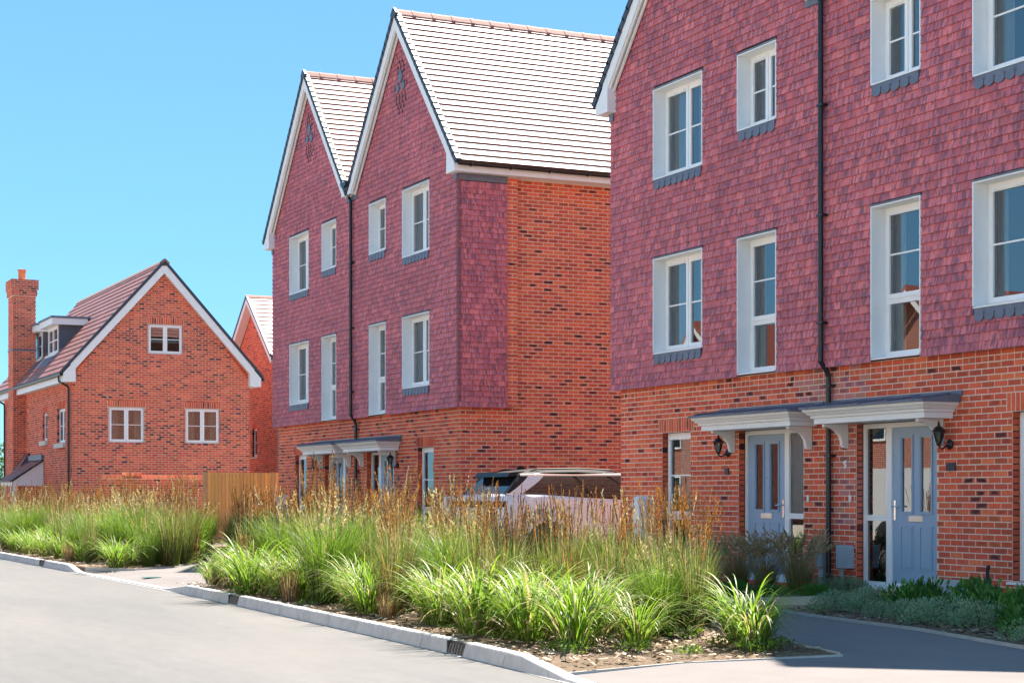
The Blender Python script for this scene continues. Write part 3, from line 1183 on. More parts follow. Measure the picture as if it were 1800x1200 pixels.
def gable_house(loc, mirror, label, detail, side=False, drop_pipe=False, dress=None):
    h = thing('town_house', loc, label, 'house', 'three-storey tile-hung town houses')
    m = (lambda a, b: (HW - b, HW - a)) if mirror else (lambda a, b: (a, b))
    depth = 9.2
    out = 0.14                                       # brick face behind the tile face at the open end
    gz = 2.34
    gw = m(1.48, 2.33)
    dw = m(3.68, 5.30)
    # -- ground-floor brick front
    b0, b1 = m(out, HW)
    fr = Fr((0, 0.1, 0), 'front')
    holes = [(gw[0], gw[1], 0.39, gz), (dw[0], dw[1], 0.14, 2.315)]
    sold = [(gw[0] - 0.10, gw[1] + 0.10, gz)]
    mb = MB()
    plane_with_holes(mb, fr, b0, b1, 0.0, 3.12, holes)
    wall = mb.build('wall', 'mortar', h)

    def tint(u, z, c):
        # lime bloom on the bricks beside the party-line downpipe
        x = u if mirror else HW - u
        d = math.hypot(x * 0.75, (z - 2.75) * 1.6)
        d2 = math.hypot((x - 0.42) * 1.6, (z - 1.7) * 0.8)
        k = 0.46 * math.exp(-d * d * 3.2) + (0.38 * math.exp(-d2 * d2 * 2.2) if mirror else 0.0)
        if random.random() < 0.25:
            k *= 0.4
        return (c[0] + (0.55 - c[0]) * k, c[1] + (0.30 - c[1]) * k, c[2] + (0.29 - c[2]) * k, c[3] * (1 - 0.4 * k))
    brickwork(wall, fr, b0, b1, 0.015, 3.09, holes, sold, None, 290 if detail else 0, wl=loc, ch=0.003 if detail else 0.0,
              pd=0.20, header_z=2.98, tint=tint if detail else None, phase=0.0)
    # -- upper storeys: backing with the window openings, then tiles hung over it
    w1, w2 = m(1.43, 2.855), m(3.85, 4.81)
    op = [(w1[0], w1[1], 3.60, 5.04), (w1[0], w1[1], 6.32, 7.683), (w2[0], w2[1], 3.13, 5.04), (w2[0], w2[1], 6.63, 7.683)]
    mb = MB()
    ft = Fr((0, 0.0, 0), 'front')
    us = sorted({0.0, HW / 2, HW})
    plane_with_holes(mb, ft, 0, HW, 3.10, 8.05, [(o[0] - 0.018, o[1] + 0.018, o[2] - 0.02, o[3] + 0.018) for o in op])
    mb.face([(0, 0, 8.05), (HW, 0, 8.05), (HW, 0, 8.1), (HW / 2, 0, 11.35), (0, 0, 8.1)])
    mb.box(0.0, HW, 0.001, 0.1, 3.095, 3.11)
    th = mb.build('tile_hanging', 'lathing', h)

    def lim(z):
        x = (z + 0.10 - EZ) / SL - 0.3
        if x > HW / 2 - 0.1:
            return None
        return (max(0, x), min(HW, HW - x))
    tile_hanging(th, ft, 0, HW, 3.072, 11.4, [(o[0] - 0.02, o[1] + 0.02, o[2] - 0.03, o[3] + 0.03) for o in op], lim, 290 if detail else 0, wl=loc)
    # the little lead-grey star of ornamental tiles near the gable top
    orn = MB()
    cx = HW / 2
    for px, pz, wd, ht in ((0, 10.02, 0.20, 0.26), (-0.15, 9.83, 0.17, 0.17), (0.15, 9.83, 0.17, 0.17)):
        orn.prism([(cx + px - wd / 2, pz), (cx + px, pz - 0.05), (cx + px + wd / 2, pz), (cx + px + wd / 2, pz + ht * 0.5), (cx + px, pz + ht), (cx + px - wd / 2, pz + ht * 0.5)], 'y', -0.05, -0.028)
    orn.build('gable_star', 'lead', th)
    dots = MB()
    for r_, n in ((10.42, 2), (10.32, 3), (10.21, 3), (9.9, 5), (9.69, 4), (9.58, 4), (9.47, 3), (9.36, 2)):
        for i in range(n):
            dx = (i - (n - 1) / 2) * 0.165
            if abs(dx) < 0.2 and 9.75 < r_ < 10.15:
                continue
            dots.prism([(cx + dx - 0.03, r_), (cx + dx, r_ - 0.035), (cx + dx + 0.03, r_), (cx + dx, r_ + 0.06)], 'y', -0.034, -0.02)
    dots.build('gable_notches', 'lathing', th, kind='stuff')
    # -- other walls, plain
    sw = MB()
    xo = out if not mirror else HW - out
    if not side:
        sw.face([(xo, 0.1, 0), (xo, depth, 0), (xo, depth, 8.0), (xo, 0.1, 8.0)])
    xu = 0.0 if not mirror else HW
    sw.face([(0, depth, 0), (HW, depth, 0), (HW, depth, 8.1), (HW / 2, depth, 11.3), (0, depth, 8.1)])
    sw.face([(xo, 0.0, 3.1), (xo, 0.1, 3.1), (xo, 0.1, 8.0), (xo, 0, 8.0)])
    sw.build('rear_wall', 'far_brickwork', h)
    # -- roof: deck, tiles, ridge, verge
    y0, y1 = -0.15, depth + 0.12
    xa, xb = (-0.30, HW) if not mirror else (0.0, HW + 0.30)
    if mirror:
        za, zb = zroof(0.0), EZ
    else:
        za, zb = EZ, zroof(HW)
    zr = zroof(HW / 2)
    dk = MB()
    dk.prism([(xa, za - 0.10), (HW / 2, zr - 0.12), (xb, zb - 0.10), (xb, zb - 0.005), (HW / 2, zr - 0.005), (xa, za - 0.005)], 'y', y0 + 0.03, y1)
    roof = dk.build('roof', 'lathing', h)
    roof_slope(roof, 'y', y0, y1, (xa, za), (HW / 2, zr))
    roof_slope(roof, 'y', y0, y1, (xb, zb), (HW / 2, zr))
    rm = MB()
    n = 6
    pr = [(0.13, -0.155), (0.135, -0.118), (0.055, -0.022), (0.0, 0.018), (-0.055, -0.022), (-0.135, -0.118), (-0.13, -0.155)] + [(0.0, -0.02)]
    rm.prism(pr, 'y', 0.0, 0.438, (0.30, 0.14, 0.12, 0))
    rm.prism([(p[0] * 1.02, p[1] + 0.008) for p in pr], 'y', 0.37, 0.446, (0.28, 0.13, 0.11, 0))
    rme = rm.mesh('ridge_tile', 'ridge_clay')
    yy = y0 - 0.02
    while yy < y1 - 0.3:
        add('ridge_tile', rme, roof, (HW / 2, yy, zr + 0.030 + random.uniform(-0.002, 0.002)))
        yy += 0.447
    cap = MB()
    cap.prism([(p[0] * 1.15, p[1] + 0.02) for p in pr[:n + 1]] + [(-0.09, -0.17), (0.09, -0.17)], 'y', -0.012, 0.05)
    cap.build('ridge_end_cap', 'verge_cap', roof, loc=(HW / 2, y0 - 0.045, zr + 0.04))
    # stepped dry-verge caps up both slopes
    for sgn, xe, ze in ((1, xa, za), (-1, xb, zb)):
        vc = MB()
        L = math.hypot(HW / 2 - xe, zr - ze)
        dx, dz = (HW / 2 - xe) / L, (zr - ze) / L
        nx, nz = -dz * sgn, dx * sgn
        rows = int(round(L / 0.196))
        g = L / rows
        for k in range(rows):
            s0, s1 = k * g - 0.02, (k + 1) * g + 0.012
            t0, t1 = 0.052, 0.034
            q = [(xe + dx * s0 - nx * 0.055, ze + dz * s0 - nz * 0.055), (xe + dx * s1 - nx * 0.07, ze + dz * s1 - nz * 0.07),
                 (xe + dx * s1 + nx * t1, ze + dz * s1 + nz * t1), (xe + dx * s0 + nx * t0, ze + dz * s0 + nz * t0)]
            vc.prism(q, 'y', y0 - 0.045, y0 + 0.07)
        vc.build('verge', 'verge_cap', roof)
        # white bargeboard below it, with a bead along its inner edge and the soffit behind
        cs = 1 / math.hypot(1, SL)

        def line(x, dv):
            return (x, (ze + (x - xe) * (zr - ze) / (HW / 2 - xe)) - dv)
        e = xe + sgn * 0.30
        bb = MB()
        bb.prism([line(e, 0.07), line(HW / 2, 0.07), line(HW / 2, 0.36), line(e, 0.36)], 'y', y0 - 0.022, y0 + 0.006)
        bb.prism([line(e, 0.345), line(HW / 2, 0.345), line(HW / 2, 0.395), line(e, 0.395)], 'y', y0 + 0.008, y0 + 0.03)
        bb.prism([line(e, 0.375), line(HW / 2, 0.375), line(HW / 2, 0.44), line(e, 0.44)], 'y', y0 + 0.07, y0 + 0.10)
        bb.build('bargeboard', 'white_paint', roof)
        so = MB()
        so.prism([line(e, 0.335), line(HW / 2, 0.335), line(HW / 2, 0.342), line(e, 0.342)], 'y', y0 + 0.031, 0.0)
        so.build('soffit', 'soffit', roof)
        outer = (sgn == 1) != mirror
        kb = MB()
        if outer:
            a, b = (xe + 0.085, xe + 0.49) if sgn == 1 else (xe - 0.49, xe - 0.085)
            prof = [(a, 7.60), (b, 7.60), (b, line(b, 0.15)[1]), (a, line(a, 0.15)[1])]
            kb.prism(prof, 'y', y0 - 0.03, 0.0)
            kb.build('box_end', 'white_paint', roof)
            c0, c1 = (0.0, 0.13) if sgn == 1 else (HW - 0.13, HW)
            MB().box(c0, c1, -0.05, -0.01, 7.47, 7.595).build('lead_corner', 'lead', roof)
        else:
            a, b = (xe - 0.30, xe - 0.02) if sgn == -1 else (xe + 0.02, xe + 0.30)
            prof = [(a, 8.06), (b, 8.06), (b, line(b, 0.15)[1]), (a, line(a, 0.15)[1])]
            kb.prism(prof, 'y', y0 - 0.03, 0.0)
            kb.build('box_end', 'white_paint', roof)
            MB().box(a - 0.05 if sgn == -1 else a, b if sgn == -1 else b + 0.05, -0.05, -0.01, 7.95, 8.05).build('lead_corner', 'lead', roof)
    # eaves on the open side: fascia, soffit, half-round gutter on brackets
    sg = 1 if mirror else -1
    xe = xb if mirror else xa
    fx0, fx1 = sorted((xe - sg * 0.105, xe - sg * 0.08))
    MB().box(fx0, fx1, y0 + 0.03, depth, 7.60, 7.775).build('fascia', 'white_paint', roof)
    sx0, sx1 = sorted((xe - sg * 0.106, xo))
    MB().box(sx0, sx1, 0.002, depth, 7.606, 7.62).build('soffit', 'soffit', roof)
    gx = xe - sg * 0.012
    gt = MB()
    half = [(gx + 0.062 * math.cos(math.pi + math.pi * k / 8), 7.775 + 0.062 * math.sin(math.pi + math.pi * k / 8)) for k in range(9)]
    inner = [(gx + 0.055 * math.cos(2 * math.pi - math.pi * k / 8), 7.775 + 0.055 * math.sin(2 * math.pi - math.pi * k / 8)) for k in range(9)]
    gt.prism(half + inner, 'y', y0 + 0.02, depth)
    gut = gt.build('gutter', 'gutter_black', roof, smooth=False)
    yy = 0.15
    while yy < depth:
        bx0, bx1 = sorted((xe - sg * 0.079, gx + sg * 0.066))
        MB().prism([(bx0, 7.70), (bx1, 7.70), (bx1, 7.785), (bx0, 7.785)], 'y', yy - 0.018, yy + 0.018).build('gutter_bracket', 'gutter_black', gut)
        yy += 0.85
    # -- windows and the door
    dr = dress or {}
    window(h, w1[0], w1[1], 6.32, 7.683, 'wide', dress=dr.get('u1'))
    window(h, w2[0], w2[1], 6.63, 7.683, 'pair', dress=dr.get('u2'))
    window(h, w1[0], w1[1], 3.60, 5.04, 'wide', dress=dr.get('l1'))
    window(h, w2[0], w2[1], 3.13, 5.04, 'tall', apron=False, dress=dr.get('l2'))
    window(h, gw[0] + 0.004, gw[1] - 0.004, 0.394, gz - 0.004, 'ground', yf=0.20, face=0.1, lined=False, sill='upvc', dress=dr.get('g'), dmat=dr.get('gm', 'curtain'))
    front_door(h, m)
    canopy(h, m)
    if drop_pipe:
        # hopper in the valley, downpipe down the party line, stepping back to the brick below the tiles
        dp = MB()
        xx = HW + 0.0
        dp.tube([(xx, -0.12, 8.26), (xx, -0.12, 8.06), (xx + 0.06, -0.085, 7.93), (xx + 0.06, -0.085, 3.15), (xx + 0.075, 0.0, 3.03), (xx + 0.075, 0.03, 2.95), (xx + 0.075, 0.03, 0.12)], 0.036, 10)
        p = dp.build('downpipe', 'black_plastic', h)
        hp = MB()
        hp.prism([(xx - 0.19, 8.36), (xx - 0.16, 8.28), (xx - 0.05, 8.23), (xx + 0.05, 8.23), (xx + 0.16, 8.28), (xx + 0.19, 8.36)], 'y', -0.25, -0.13)
        hp.build('hopper', 'black_plastic', p)
        for zc in (6.55, 5.09, 3.66, 2.83, 1.9):
            yc = -0.085 if zc > 3.1 else 0.03
            xc = xx + (0.06 if zc > 3.1 else 0.075)
            MB().box(xc - 0.042, xc + 0.085, yc - 0.042, yc + 0.055, zc - 0.016, zc + 0.016).build('pipe_clip', 'black_plastic', p)
        vg = MB()
        vg.prism([(HW - 0.16, zroof(HW - 0.16) + 0.012), (HW, zroof(HW) - 0.01), (HW + 0.16, zroof(HW - 0.16) + 0.012), (HW, zroof(HW) + 0.02)], 'y', -0.17, 9.0)
        vg.build('valley_lead', 'lead', h)
    if side:
        # the open end seen over the drive: tile return, brick pier, recessed brick panel
        fs = Fr((HW - 0.0, 0.0, 0), 'right')
        mb = MB()
        mb.face([fs.p(0, 0, 3.1), fs.p(1.04, 0, 3.1), fs.p(1.04, 0, 7.6), fs.p(0, 0, 7.6)])
        mb.box(HW - out, HW, 0.0, 1.04, 3.095, 3.108)
        rt = mb.build('tile_return', 'lathing', h)
        tile_hanging(rt, fs, 0.0, 1.04, 3.072, 7.46, singles=290, wl=loc)
        MB().box(HW - 0.02, HW + 0.022, 0.0, 1.04, 7.475, 7.60).build('lead_band', 'lead', rt)
        ca = MB()
        zc = 3.072
        while zc < 7.45:
            k = random.uniform(0.92, 1.08)
            c = (0.31 * k, 0.085 * k, 0.092 * k, random.random())
            ca.face([(HW - 0.05, -0.034, zc), (HW + 0.012, -0.034, zc), (HW + 0.004, -0.012, zc + 0.12), (HW - 0.05, -0.012, zc + 0.12)], c)
            ca.face([(HW + 0.012, -0.034, zc), (HW + 0.034, -0.012, zc), (HW + 0.012, -0.004, zc + 0.12), (HW + 0.004, -0.012, zc + 0.12)], c)
            ca.face([(HW + 0.034, -0.012, zc), (HW + 0.034, 0.05, zc), (HW + 0.012, 0.05, zc + 0.12), (HW + 0.012, -0.004, zc + 0.12)], c)
            zc += GAUGE
        ca.build('corner_tiles', 'hung_tile', rt, kind='stuff')
        sideb = MB()
        xs_ = HW - out
        fw = Fr((xs_, 0.0, 0), 'right')
        sideb.face([fw.p(0.1, 0, 0), fw.p(depth, 0, 0), fw.p(depth, 0, 7.62), fw.p(0.1, 0, 7.62)])
        ws = sideb.build('side_wall', 'mortar', h)
        fb = Fr((xs_, 0.1, 0), 'right')
        brickwork(ws, fb, 0.0, depth - 0.1, 0.015, 7.6, (), (), None, 290, wl=loc, ch=0.003, pd=0.30)
        pier = MB()
        fp = Fr((HW - 0.012, 1.045, 0), 'right')
        pier.box(xs_ + 0.011, HW - 0.012, 1.045, 1.27, 3.10, 7.6)
        pr_ = pier.build('pier', 'mortar', h)
        brickwork(pr_, fp, 0.0, 0.225, 3.09, 7.6, singles=0, wl=loc, ch=0.003, pd=0.04)
    return h


AX, BX, BY = 0.0, -17.645, -0.186
gable_house((AX, 0, 0), False, 'left half of the nearest tile-hung pair, its blue door behind grasses', True, drop_pipe=True,
            dress={'u1': [(0, 0.45), (0.52, 0.62)], 'u2': [(0.0, 0.3)], 'l1': [(0.0, 0.22), (0.5, 0.6)], 'l2': [(0.0, 0.2)], 'g': [(0.15, 0.9)], 'gm': 'curtain_teal'})
gable_house((AX + HW, 0, 0), True, 'right half of the nearest tile-hung pair, cut by the right edge of the picture', True,
            dress={'u1': [(0, 0.2)], 'u2': [(0.2, 0.6)], 'l1': [(0.02, 0.14)], 'l2': [(0.0, 0.24)], 'g': [(0.3, 0.7)]})
gable_house((BX, BY, 0), False, 'far half of the farther tile-hung pair, its left edge against sky and fence', False, drop_pipe=True,
            dress={k: [(0.0, 1.0)] for k in ('u1', 'u2', 'l1', 'l2')})
gable_house((BX + HW, BY, 0), True, 'near half of the farther tile-hung pair with brick side wall above the car', False, side=True,
            dress={k: [(0.0, 1.0)] for k in ('u1', 'u2', 'l1', 'l2')})

LG = 'black wall lanterns by the front doors'
lantern((AX + 3.41, 0.088, 1.99), 'black wall lantern left of the nearer pair\'s left blue door', LG)
lantern((AX + 2 * HW - 3.42, 0.088, 1.99), 'black wall lantern right of the nearer pair\'s right blue door', LG)
lantern((BX + 3.41, BY + 0.088, 1.99), 'small black lantern at the left door of the farther pair', LG)
lantern((BX + 2 * HW - 3.42, BY + 0.088, 1.99), 'small black lantern at the right door of the farther pair', LG)


def plaque(x, y, w, label, text):
    t = MB().box(-w / 2, w / 2, -0.012, 0, -0.05, 0.05).build('number_plaque', 'plaque', loc=(x, y, 1.72))
    tag(t, label, 'plaque', 'house number plaques')
    if text:
        cu = bpy.data.curves.new('number', 'FONT')
        cu.body = text
        cu.size = 0.095
        cu.extrude = 0.003
        cu.align_x = 'CENTER'
        cu.align_y = 'CENTER'
        cu.materials.append(MATS['plaque_number'])
        tmp = bpy.data.objects.new('number_curve', cu)
        COL.objects.link(tmp)
        bpy.context.view_layer.update()
        me = bpy.data.meshes.new_from_object(tmp)
        bpy.data.objects.remove(tmp)
        o = add('number', me, t, (0, -0.0155, 0))
        o.rotation_euler = (R(90), 0, 0)


plaque(AX + 3.375, 0.088, 0.10, 'small dark number plaque below the left lantern of the nearer pair', '')
plaque(AX + 8.40, 0.088, 0.165, 'dark slate house number plaque right of the right blue door', '26')
plaque(BX + 3.40, BY + 0.088, 0.10, 'tiny dark plaque below the far left lantern', '')
plaque(BX + 8.40, BY + 0.088, 0.10, 'tiny dark plaque below the lantern of the farther right door', '')
for x, lb in ((5.44, 'small white bell push left of the near downpipe'), (6.39, 'small white bell push right of the near downpipe')):
    b = MB().box(-0.018, 0.018, -0.02, 0, -0.045, 0.045)
    b.box(-0.009, 0.009, -0.026, -0.0205, -0.012, 0.012)
    tag(b.build('bell_push', 'upvc', loc=(x, 0.088, 1.33)), lb, 'bell push', 'bell pushes')
# meter boxes and pipes low on the near front
mbx = thing('meter_box', (6.33, 0.088, 0.42), 'pale grey meter box on a pipe right of the near downpipe', 'meter box')
MB().prism([(-0.10, 0.0), (0.13, 0.0), (0.13, 0.26), (0.10, 0.30), (-0.10, 0.30)], 'y', -0.12, 0).build('cover', 'grey_box', mbx)
MB().tube([(-0.06, -0.05, -0.30), (-0.06, -0.05, 0.0)], 0.025, 8).build('conduit', 'grey_box', mbx)
mb2 = thing('meter_box', (5.80, 0.088, 0.42), 'slim grey meter box left of the near downpipe', 'meter box')
MB().box(-0.07, 0.07, -0.10, 0, 0.0, 0.28).build('cover', 'grey_box', mb2)
MB().box(-0.05, 0.05, -0.06, 0, -0.32, -0.002).build('conduit', 'grey_box', mb2)
gb = thing('gas_box', (8.93, -0.12, 0.13), 'low mauve-grey ground box against the brick right of the right door', 'box')
MB().prism([(-0.22, 0.0), (0.22, 0.0), (0.22, 0.18), (-0.22, 0.26)], 'x', -0.42, 0.34).build('lid', 'grey_box', gb)
vp = thing('vent_pipe', (9.18, -0.02, 0.13), 'thin black hooked pipe beside the low ground box', 'pipe')
MB().tube([(0, 0, 0), (0, 0, 0.38), (0.015, -0.01, 0.415), (0.05, -0.03, 0.42), (0.065, -0.04, 0.39)], 0.02, 8).build('pipe', 'black_plastic', vp)
pl = MB()
for k in range(5):
    pl.lathe([(0.022, 0), (0.02, 0.006), (0.006, 0.012)], random.uniform(-0.03, 0.03), random.uniform(-0.05, 0.05), 7)
o = pl.build('sealant_dab', 'white_paint', loc=(6.27, 0.089, 1.78))
o.rotation_euler = (R(90), 0, 0)
tag(o, 'white dab of filler on the brick between the two blue doors', 'filler')


# ------------------------------------------------------------------ the detached house on the left
def band(z):
    return 0.7 + 1.6 * max(0.0, math.sin(z * 2.1 + 0.6)) ** 2


def detached():
    x1, x0 = -31.8, -45.1
    y0, y1 = -2.45, 3.46
    ym, zr = 0.505, 9.03
    ez, eo = 5.30, 0.40
    h = thing('detached_house', (x1, y0, 0), 'detached brick house at the left with steep gable, dormers and tall chimney', 'house')
    L = h.location

    def off(mb, name, mat, parent=h, **kw):
        o = mb.build(name, mat, parent, **kw)
        if parent is h:
            o.location = (-x1, -y0, 0)
        return o

    def zr_at(y):
        return zr - (zr - ez) * abs(y - ym) / (y1 + eo - ym)
    gw = [(0.01, 1.17, 5.985, 6.965), (-1.28, -0.11, 3.06, 4.215), (1.26, 2.42, 3.06, 4.215)]
    fr = Fr((x1, 0, 0), 'right')
    mb = MB()
    plane_with_holes(mb, fr, y0, y1, 0.0, 5.15, [g for g in gw if g[2] < 5])
    plane_with_holes(mb, fr, 0.01, 1.17, 5.15, 7.2, gw[:1])
    mb.face([(x1, y0, 5.15), (x1, 0.01, 5.15), (x1, 0.01, 7.2), (x1, 0.01, zr_at(0.01) - 0.2), (x1, y0, 5.15)][:4])
    mb.face([(x1, 1.17, 5.15), (x1, y1, 5.15), (x1, 1.17, zr_at(1.17) - 0.2)])
    mb.face([(x1, 0.01, 7.2), (x1, 1.17, 7.2), (x1, 1.17, zr_at(1.17) - 0.2), (x1, ym, zr - 0.2), (x1, 0.01, zr_at(0.01) - 0.2)])
    gable = off(mb, 'gable_wall', 'mortar')

    def lim(z):
        if z < 5.1:
            return (y0, y1)
        d = (zr - 0.12 - z) / (zr - ez) * (y1 + eo - ym)
        return (max(y0, ym - d), min(y1, ym + d)) if d > 0.12 else None
    brickwork(gable, fr, y0, y1, 0.015, 9.0, gw, [(g[0] - 0.03, g[1] + 0.03, g[3]) for g in gw], lim, 0, base=-0.015, pd=0.30, bands=band)
    sw = [(-36.96, -36.10, 3.21, 4.19), (-34.30, -32.95, 3.06, 4.215)]
    fs = Fr((0, y0, 0), 'front')
    mb = MB()
    plane_with_holes(mb, fs, x0, x1, 0.0, 5.15, sw)
    side = off(mb, 'side_wall', 'mortar')
    brickwork(side, fs, x0, x1, 0.015, 5.15, sw, [(g[0], g[1], g[3]) for g in sw], None, 0, base=-0.015, pd=0.25)
    mb = MB()
    mb.face([(x0, y1, 0), (x1, y1, 0), (x1, y1, 5.1), (x0, y1, 5.1)])
    mb.face([(x0, y0, 0), (x0, y1, 0), (x0, y1, 5.1), (x0, ym, zr - 0.2), (x0, y0, 5.1)])
    off(mb, 'rear_wall', 'far_brickwork')
    # roof
    ov = 0.22
    mb = MB()
    mb.prism([(y0 - eo, ez - 0.13), (ym, zr - 0.13), (y1 + eo, ez - 0.13), (y1 + eo, ez - 0.005), (ym, zr - 0.005), (y0 - eo, ez - 0.005)], 'x', x0 - ov, x1 + ov - 0.03)
    roof = off(mb, 'roof', 'lathing')
    roof_slope(roof, 'x', x0 - ov, x1 + ov, (y0 - eo, ez), (ym, zr), gauge=0.30, thick=0.03)
    roof_slope(roof, 'x', x0 - ov, x1 + ov, (y1 + eo, ez), (ym, zr), gauge=0.30, thick=0.03)
    pr = [(0.13, -0.155), (0.135, -0.118), (0.055, -0.022), (0.0, 0.018), (-0.055, -0.022), (-0.135, -0.118), (-0.13, -0.155)] + [(0.0, -0.02)]
    rme = MB().prism(pr, 'x', 0, 0.44, (0.28, 0.13, 0.11, 0)).mesh('ridge_tile', 'ridge_clay')
    xx = x0 - ov
    while xx < x1 + ov - 0.3:
        add('ridge_tile', rme, roof, (xx, ym, zr + 0.035))
        xx += 0.447
    MB().prism([(p[0] * 1.2, p[1] + 0.03) for p in pr[:7]] + [(-0.1, -0.19), (0.1, -0.19)], 'x', 0, 0.06).build('ridge_end_cap', 'verge_cap', roof, loc=(x1 + ov - 0.01, ym, zr + 0.03))
    for sg, ye in ((1, y0 - eo), (-1, y1 + eo)):
        def ln(y, dv):
            return (y, zr_at(y) - dv)
        e = ye
        MB().prism([ln(e, 0.07), ln(ym, 0.07), ln(ym, -0.06), ln(e, -0.06)], 'x', x1 + ov - 0.06, x1 + ov + 0.035).build('verge', 'verge_cap', roof)
        MB().prism([ln(e + sg * 0.30, 0.08), ln(ym, 0.08), ln(ym, 0.40), ln(e + sg * 0.30, 0.40)], 'x', x1 + ov - 0.03, x1 + ov + 0.01).build('bargeboard', 'white_paint', roof)
        MB().prism([ln(e + sg * 0.30, 0.36), ln(ym, 0.36), ln(ym, 0.38), ln(e + sg * 0.30, 0.38)], 'x', x1 + 0.012, x1 + ov - 0.032).build('soffit', 'soffit', roof)
        a, b = sorted((e + sg * 0.07, e + sg * 0.46))
        MB().prism([(a, 4.98), (b, 4.98), (b, zr_at(b) - 0.12), (a, zr_at(a) - 0.12)], 'x', x1 + 0.012, x1 + ov + 0.02).build('box_end', 'white_paint', roof)
        fy0, fy1 = sorted((e + sg * 0.075, e + sg * 0.10))
        MB().box(x0 - ov, x1 + 0.01, fy0, fy1, 4.98, 5.20).build('fascia', 'white_paint', roof)
        sy0, sy1 = sorted((e + sg * 0.10, (y0 if sg == 1 else y1) - sg * 0.002))
        MB().box(x0 - ov, x1 - 0.001, sy0, sy1, 4.985, 5.0).build('soffit', 'soffit', roof)
        g = MB()
        g.tube([(x0 - ov, e + sg * 0.01, 5.225), (x1 + ov, e + sg * 0.01, 5.225)], 0.062, 8)
        g.build('gutter', 'black_plastic', roof)
    # downpipe with a swan neck at the near corner, another beyond the chimney
    for xp, nm in ((-32.05, ''), (-44.6, '')):
        off(MB().tube([(xp, y0 - 0.39, 5.17), (xp, y0 - 0.38, 5.02), (xp, y0 - 0.10, 4.86), (xp, y0 - 0.07, 4.78), (xp, y0 - 0.07, 0.1)], 0.036, 8), 'downpipe', 'black_plastic')
    # windows
    for g in gw:
        w = window(h, g[0] + 0.003, g[1] - 0.003, g[2] + 0.003, g[3] - 0.003, 'wide', yf=0.06, face=0.0, lined=False, dress=[(0.05, 0.3), (0.75, 0.95)] if g[2] < 5 else None)
        w.rotation_euler = (0, 0, R(90))
        w.location = (0, -y0, 0)
    for g, k in zip(sw, ('ground', 'wide')):
        w = window(h, g[0] + 0.003, g[1] - 0.003, g[2] + 0.003, g[3] - 0.003, 'single' if k == 'ground' else 'wide', yf=0.08, face=0.0, lined=False)
        w.location = (-x1, 0, 0)
        if k == 'ground':
            sash(w, g[0] + 0.04, g[1] - 0.04, g[2] + 0.04, g[3] - 0.04, 0.076)
        MB().box(g[0] - 0.12, g[1] + 0.12, -0.11, 0.08, g[2] - 0.16, g[2] - 0.004).build('sill', 'stone_sill', w)
    # dormers on the road-side slope
    for xa, xb in ((-38.75, -36.75), (-41.75, -39.75)):
        yf = -1.93
        d = MB()
        zb, zt = 6.30, 7.28
        yb = ym - (zr - zt) / (zr - ez) * (y1 + eo - ym)
        for xx in (xa, xb):
            d.prism([(yf, zr_at(yf) - 0.02), (yb, zt), (yf, zt)], 'x', xx - 0.03, xx + 0.03)
        d.box(xa + 0.031, xb - 0.031, yf + 0.09, yf + 0.12, 5.9, zt)
        dm = off(d, 'dormer', 'slate_cheek')
        MB().box(xa - 0.22, xb + 0.22, yf - 0.28, yb + 0.1, 7.285, 7.50).build('fascia', 'white_paint', dm)
        MB().box(xa - 0.25, xb + 0.25, yf - 0.31, yb + 0.35, 7.503, 7.575).build('flat_roof', 'lead', dm)
        mbw = MB().ring(xa + 0.10, xb - 0.10, zb, zt - 0.01, yf - 0.02, yf + 0.05, 0.11)
        mbw.box((xa + xb) / 2 - 0.06, (xa + xb) / 2 + 0.06, yf - 0.02, yf + 0.05, zb + 0.11, zt - 0.12)
        mbw.build('window_frame', 'upvc', dm)
        for a, b in ((xa + 0.21, (xa + xb) / 2 - 0.06), ((xa + xb) / 2 + 0.06, xb - 0.21)):
            MB().box(a, b, yf + 0.02, yf + 0.026, zb + 0.11, zt - 0.12).build('pane', 'car_glass', dm)
            MB().box(a, b, yf - 0.002, yf + 0.018, (zb + zt) / 2 - 0.02, (zb + zt) / 2 + 0.02).build('glazing_bar', 'upvc', dm)
        MB().box(xa + 0.05, xb - 0.05, yf - 0.13, yf + 0.0, zb - 0.09, zb - 0.003).build('sill', 'upvc', dm)
        MB().prism([(yf - 0.10, zr_at(yf - 0.10) + 0.05), (yf - 0.46, zr_at(yf - 0.46) + 0.05), (yf - 0.46, zr_at(yf - 0.46) + 0.035), (yf - 0.10, zr_at(yf - 0.10) + 0.035)], 'x', xa - 0.1, xb + 0.1).build('lead_apron', 'lead', dm)
    # chimney stack up the outside wall
    cx0, cx1, cy0, cy1 = -41.47, -40.35, -2.89, -2.08
    c = MB().box(cx0 + 0.008, cx1 - 0.008, cy0 + 0.008, cy1 - 0.008, 0, 9.15)
    ch = off(c, 'chimney', 'mortar')
    fa, fb = Fr((cx1 - 0.008, 0, 0), 'right'), Fr((0, cy0 + 0.008, 0), 'front')
    brickwork(ch, fa, cy0, cy1, 0.015, 8.64, pd=0.15, base=-0.015)
    brickwork(ch, fb, cx0, cx1, 0.015, 8.64, pd=0.15, base=-0.015)
    for k, (gr, za, zb) in enumerate(((0.05, 8.63, 8.86), (0.085, 8.86, 9.20))):
        cc = MB().box(cx0 - gr + 0.01, cx1 + gr - 0.01, cy0 - gr + 0.01, cy1 + gr - 0.01, za, zb).build('corbel', 'mortar', ch)
        brickwork(cc, Fr((cx1 + gr - 0.01, 0, 0), 'right'), cy0 - gr, cy1 + gr, za, zb, pd=0.1, base=za)
        brickwork(cc, Fr((0, cy0 - gr + 0.01, 0), 'front'), cx0 - gr, cx1 + gr, za, zb, pd=0.1, base=za)
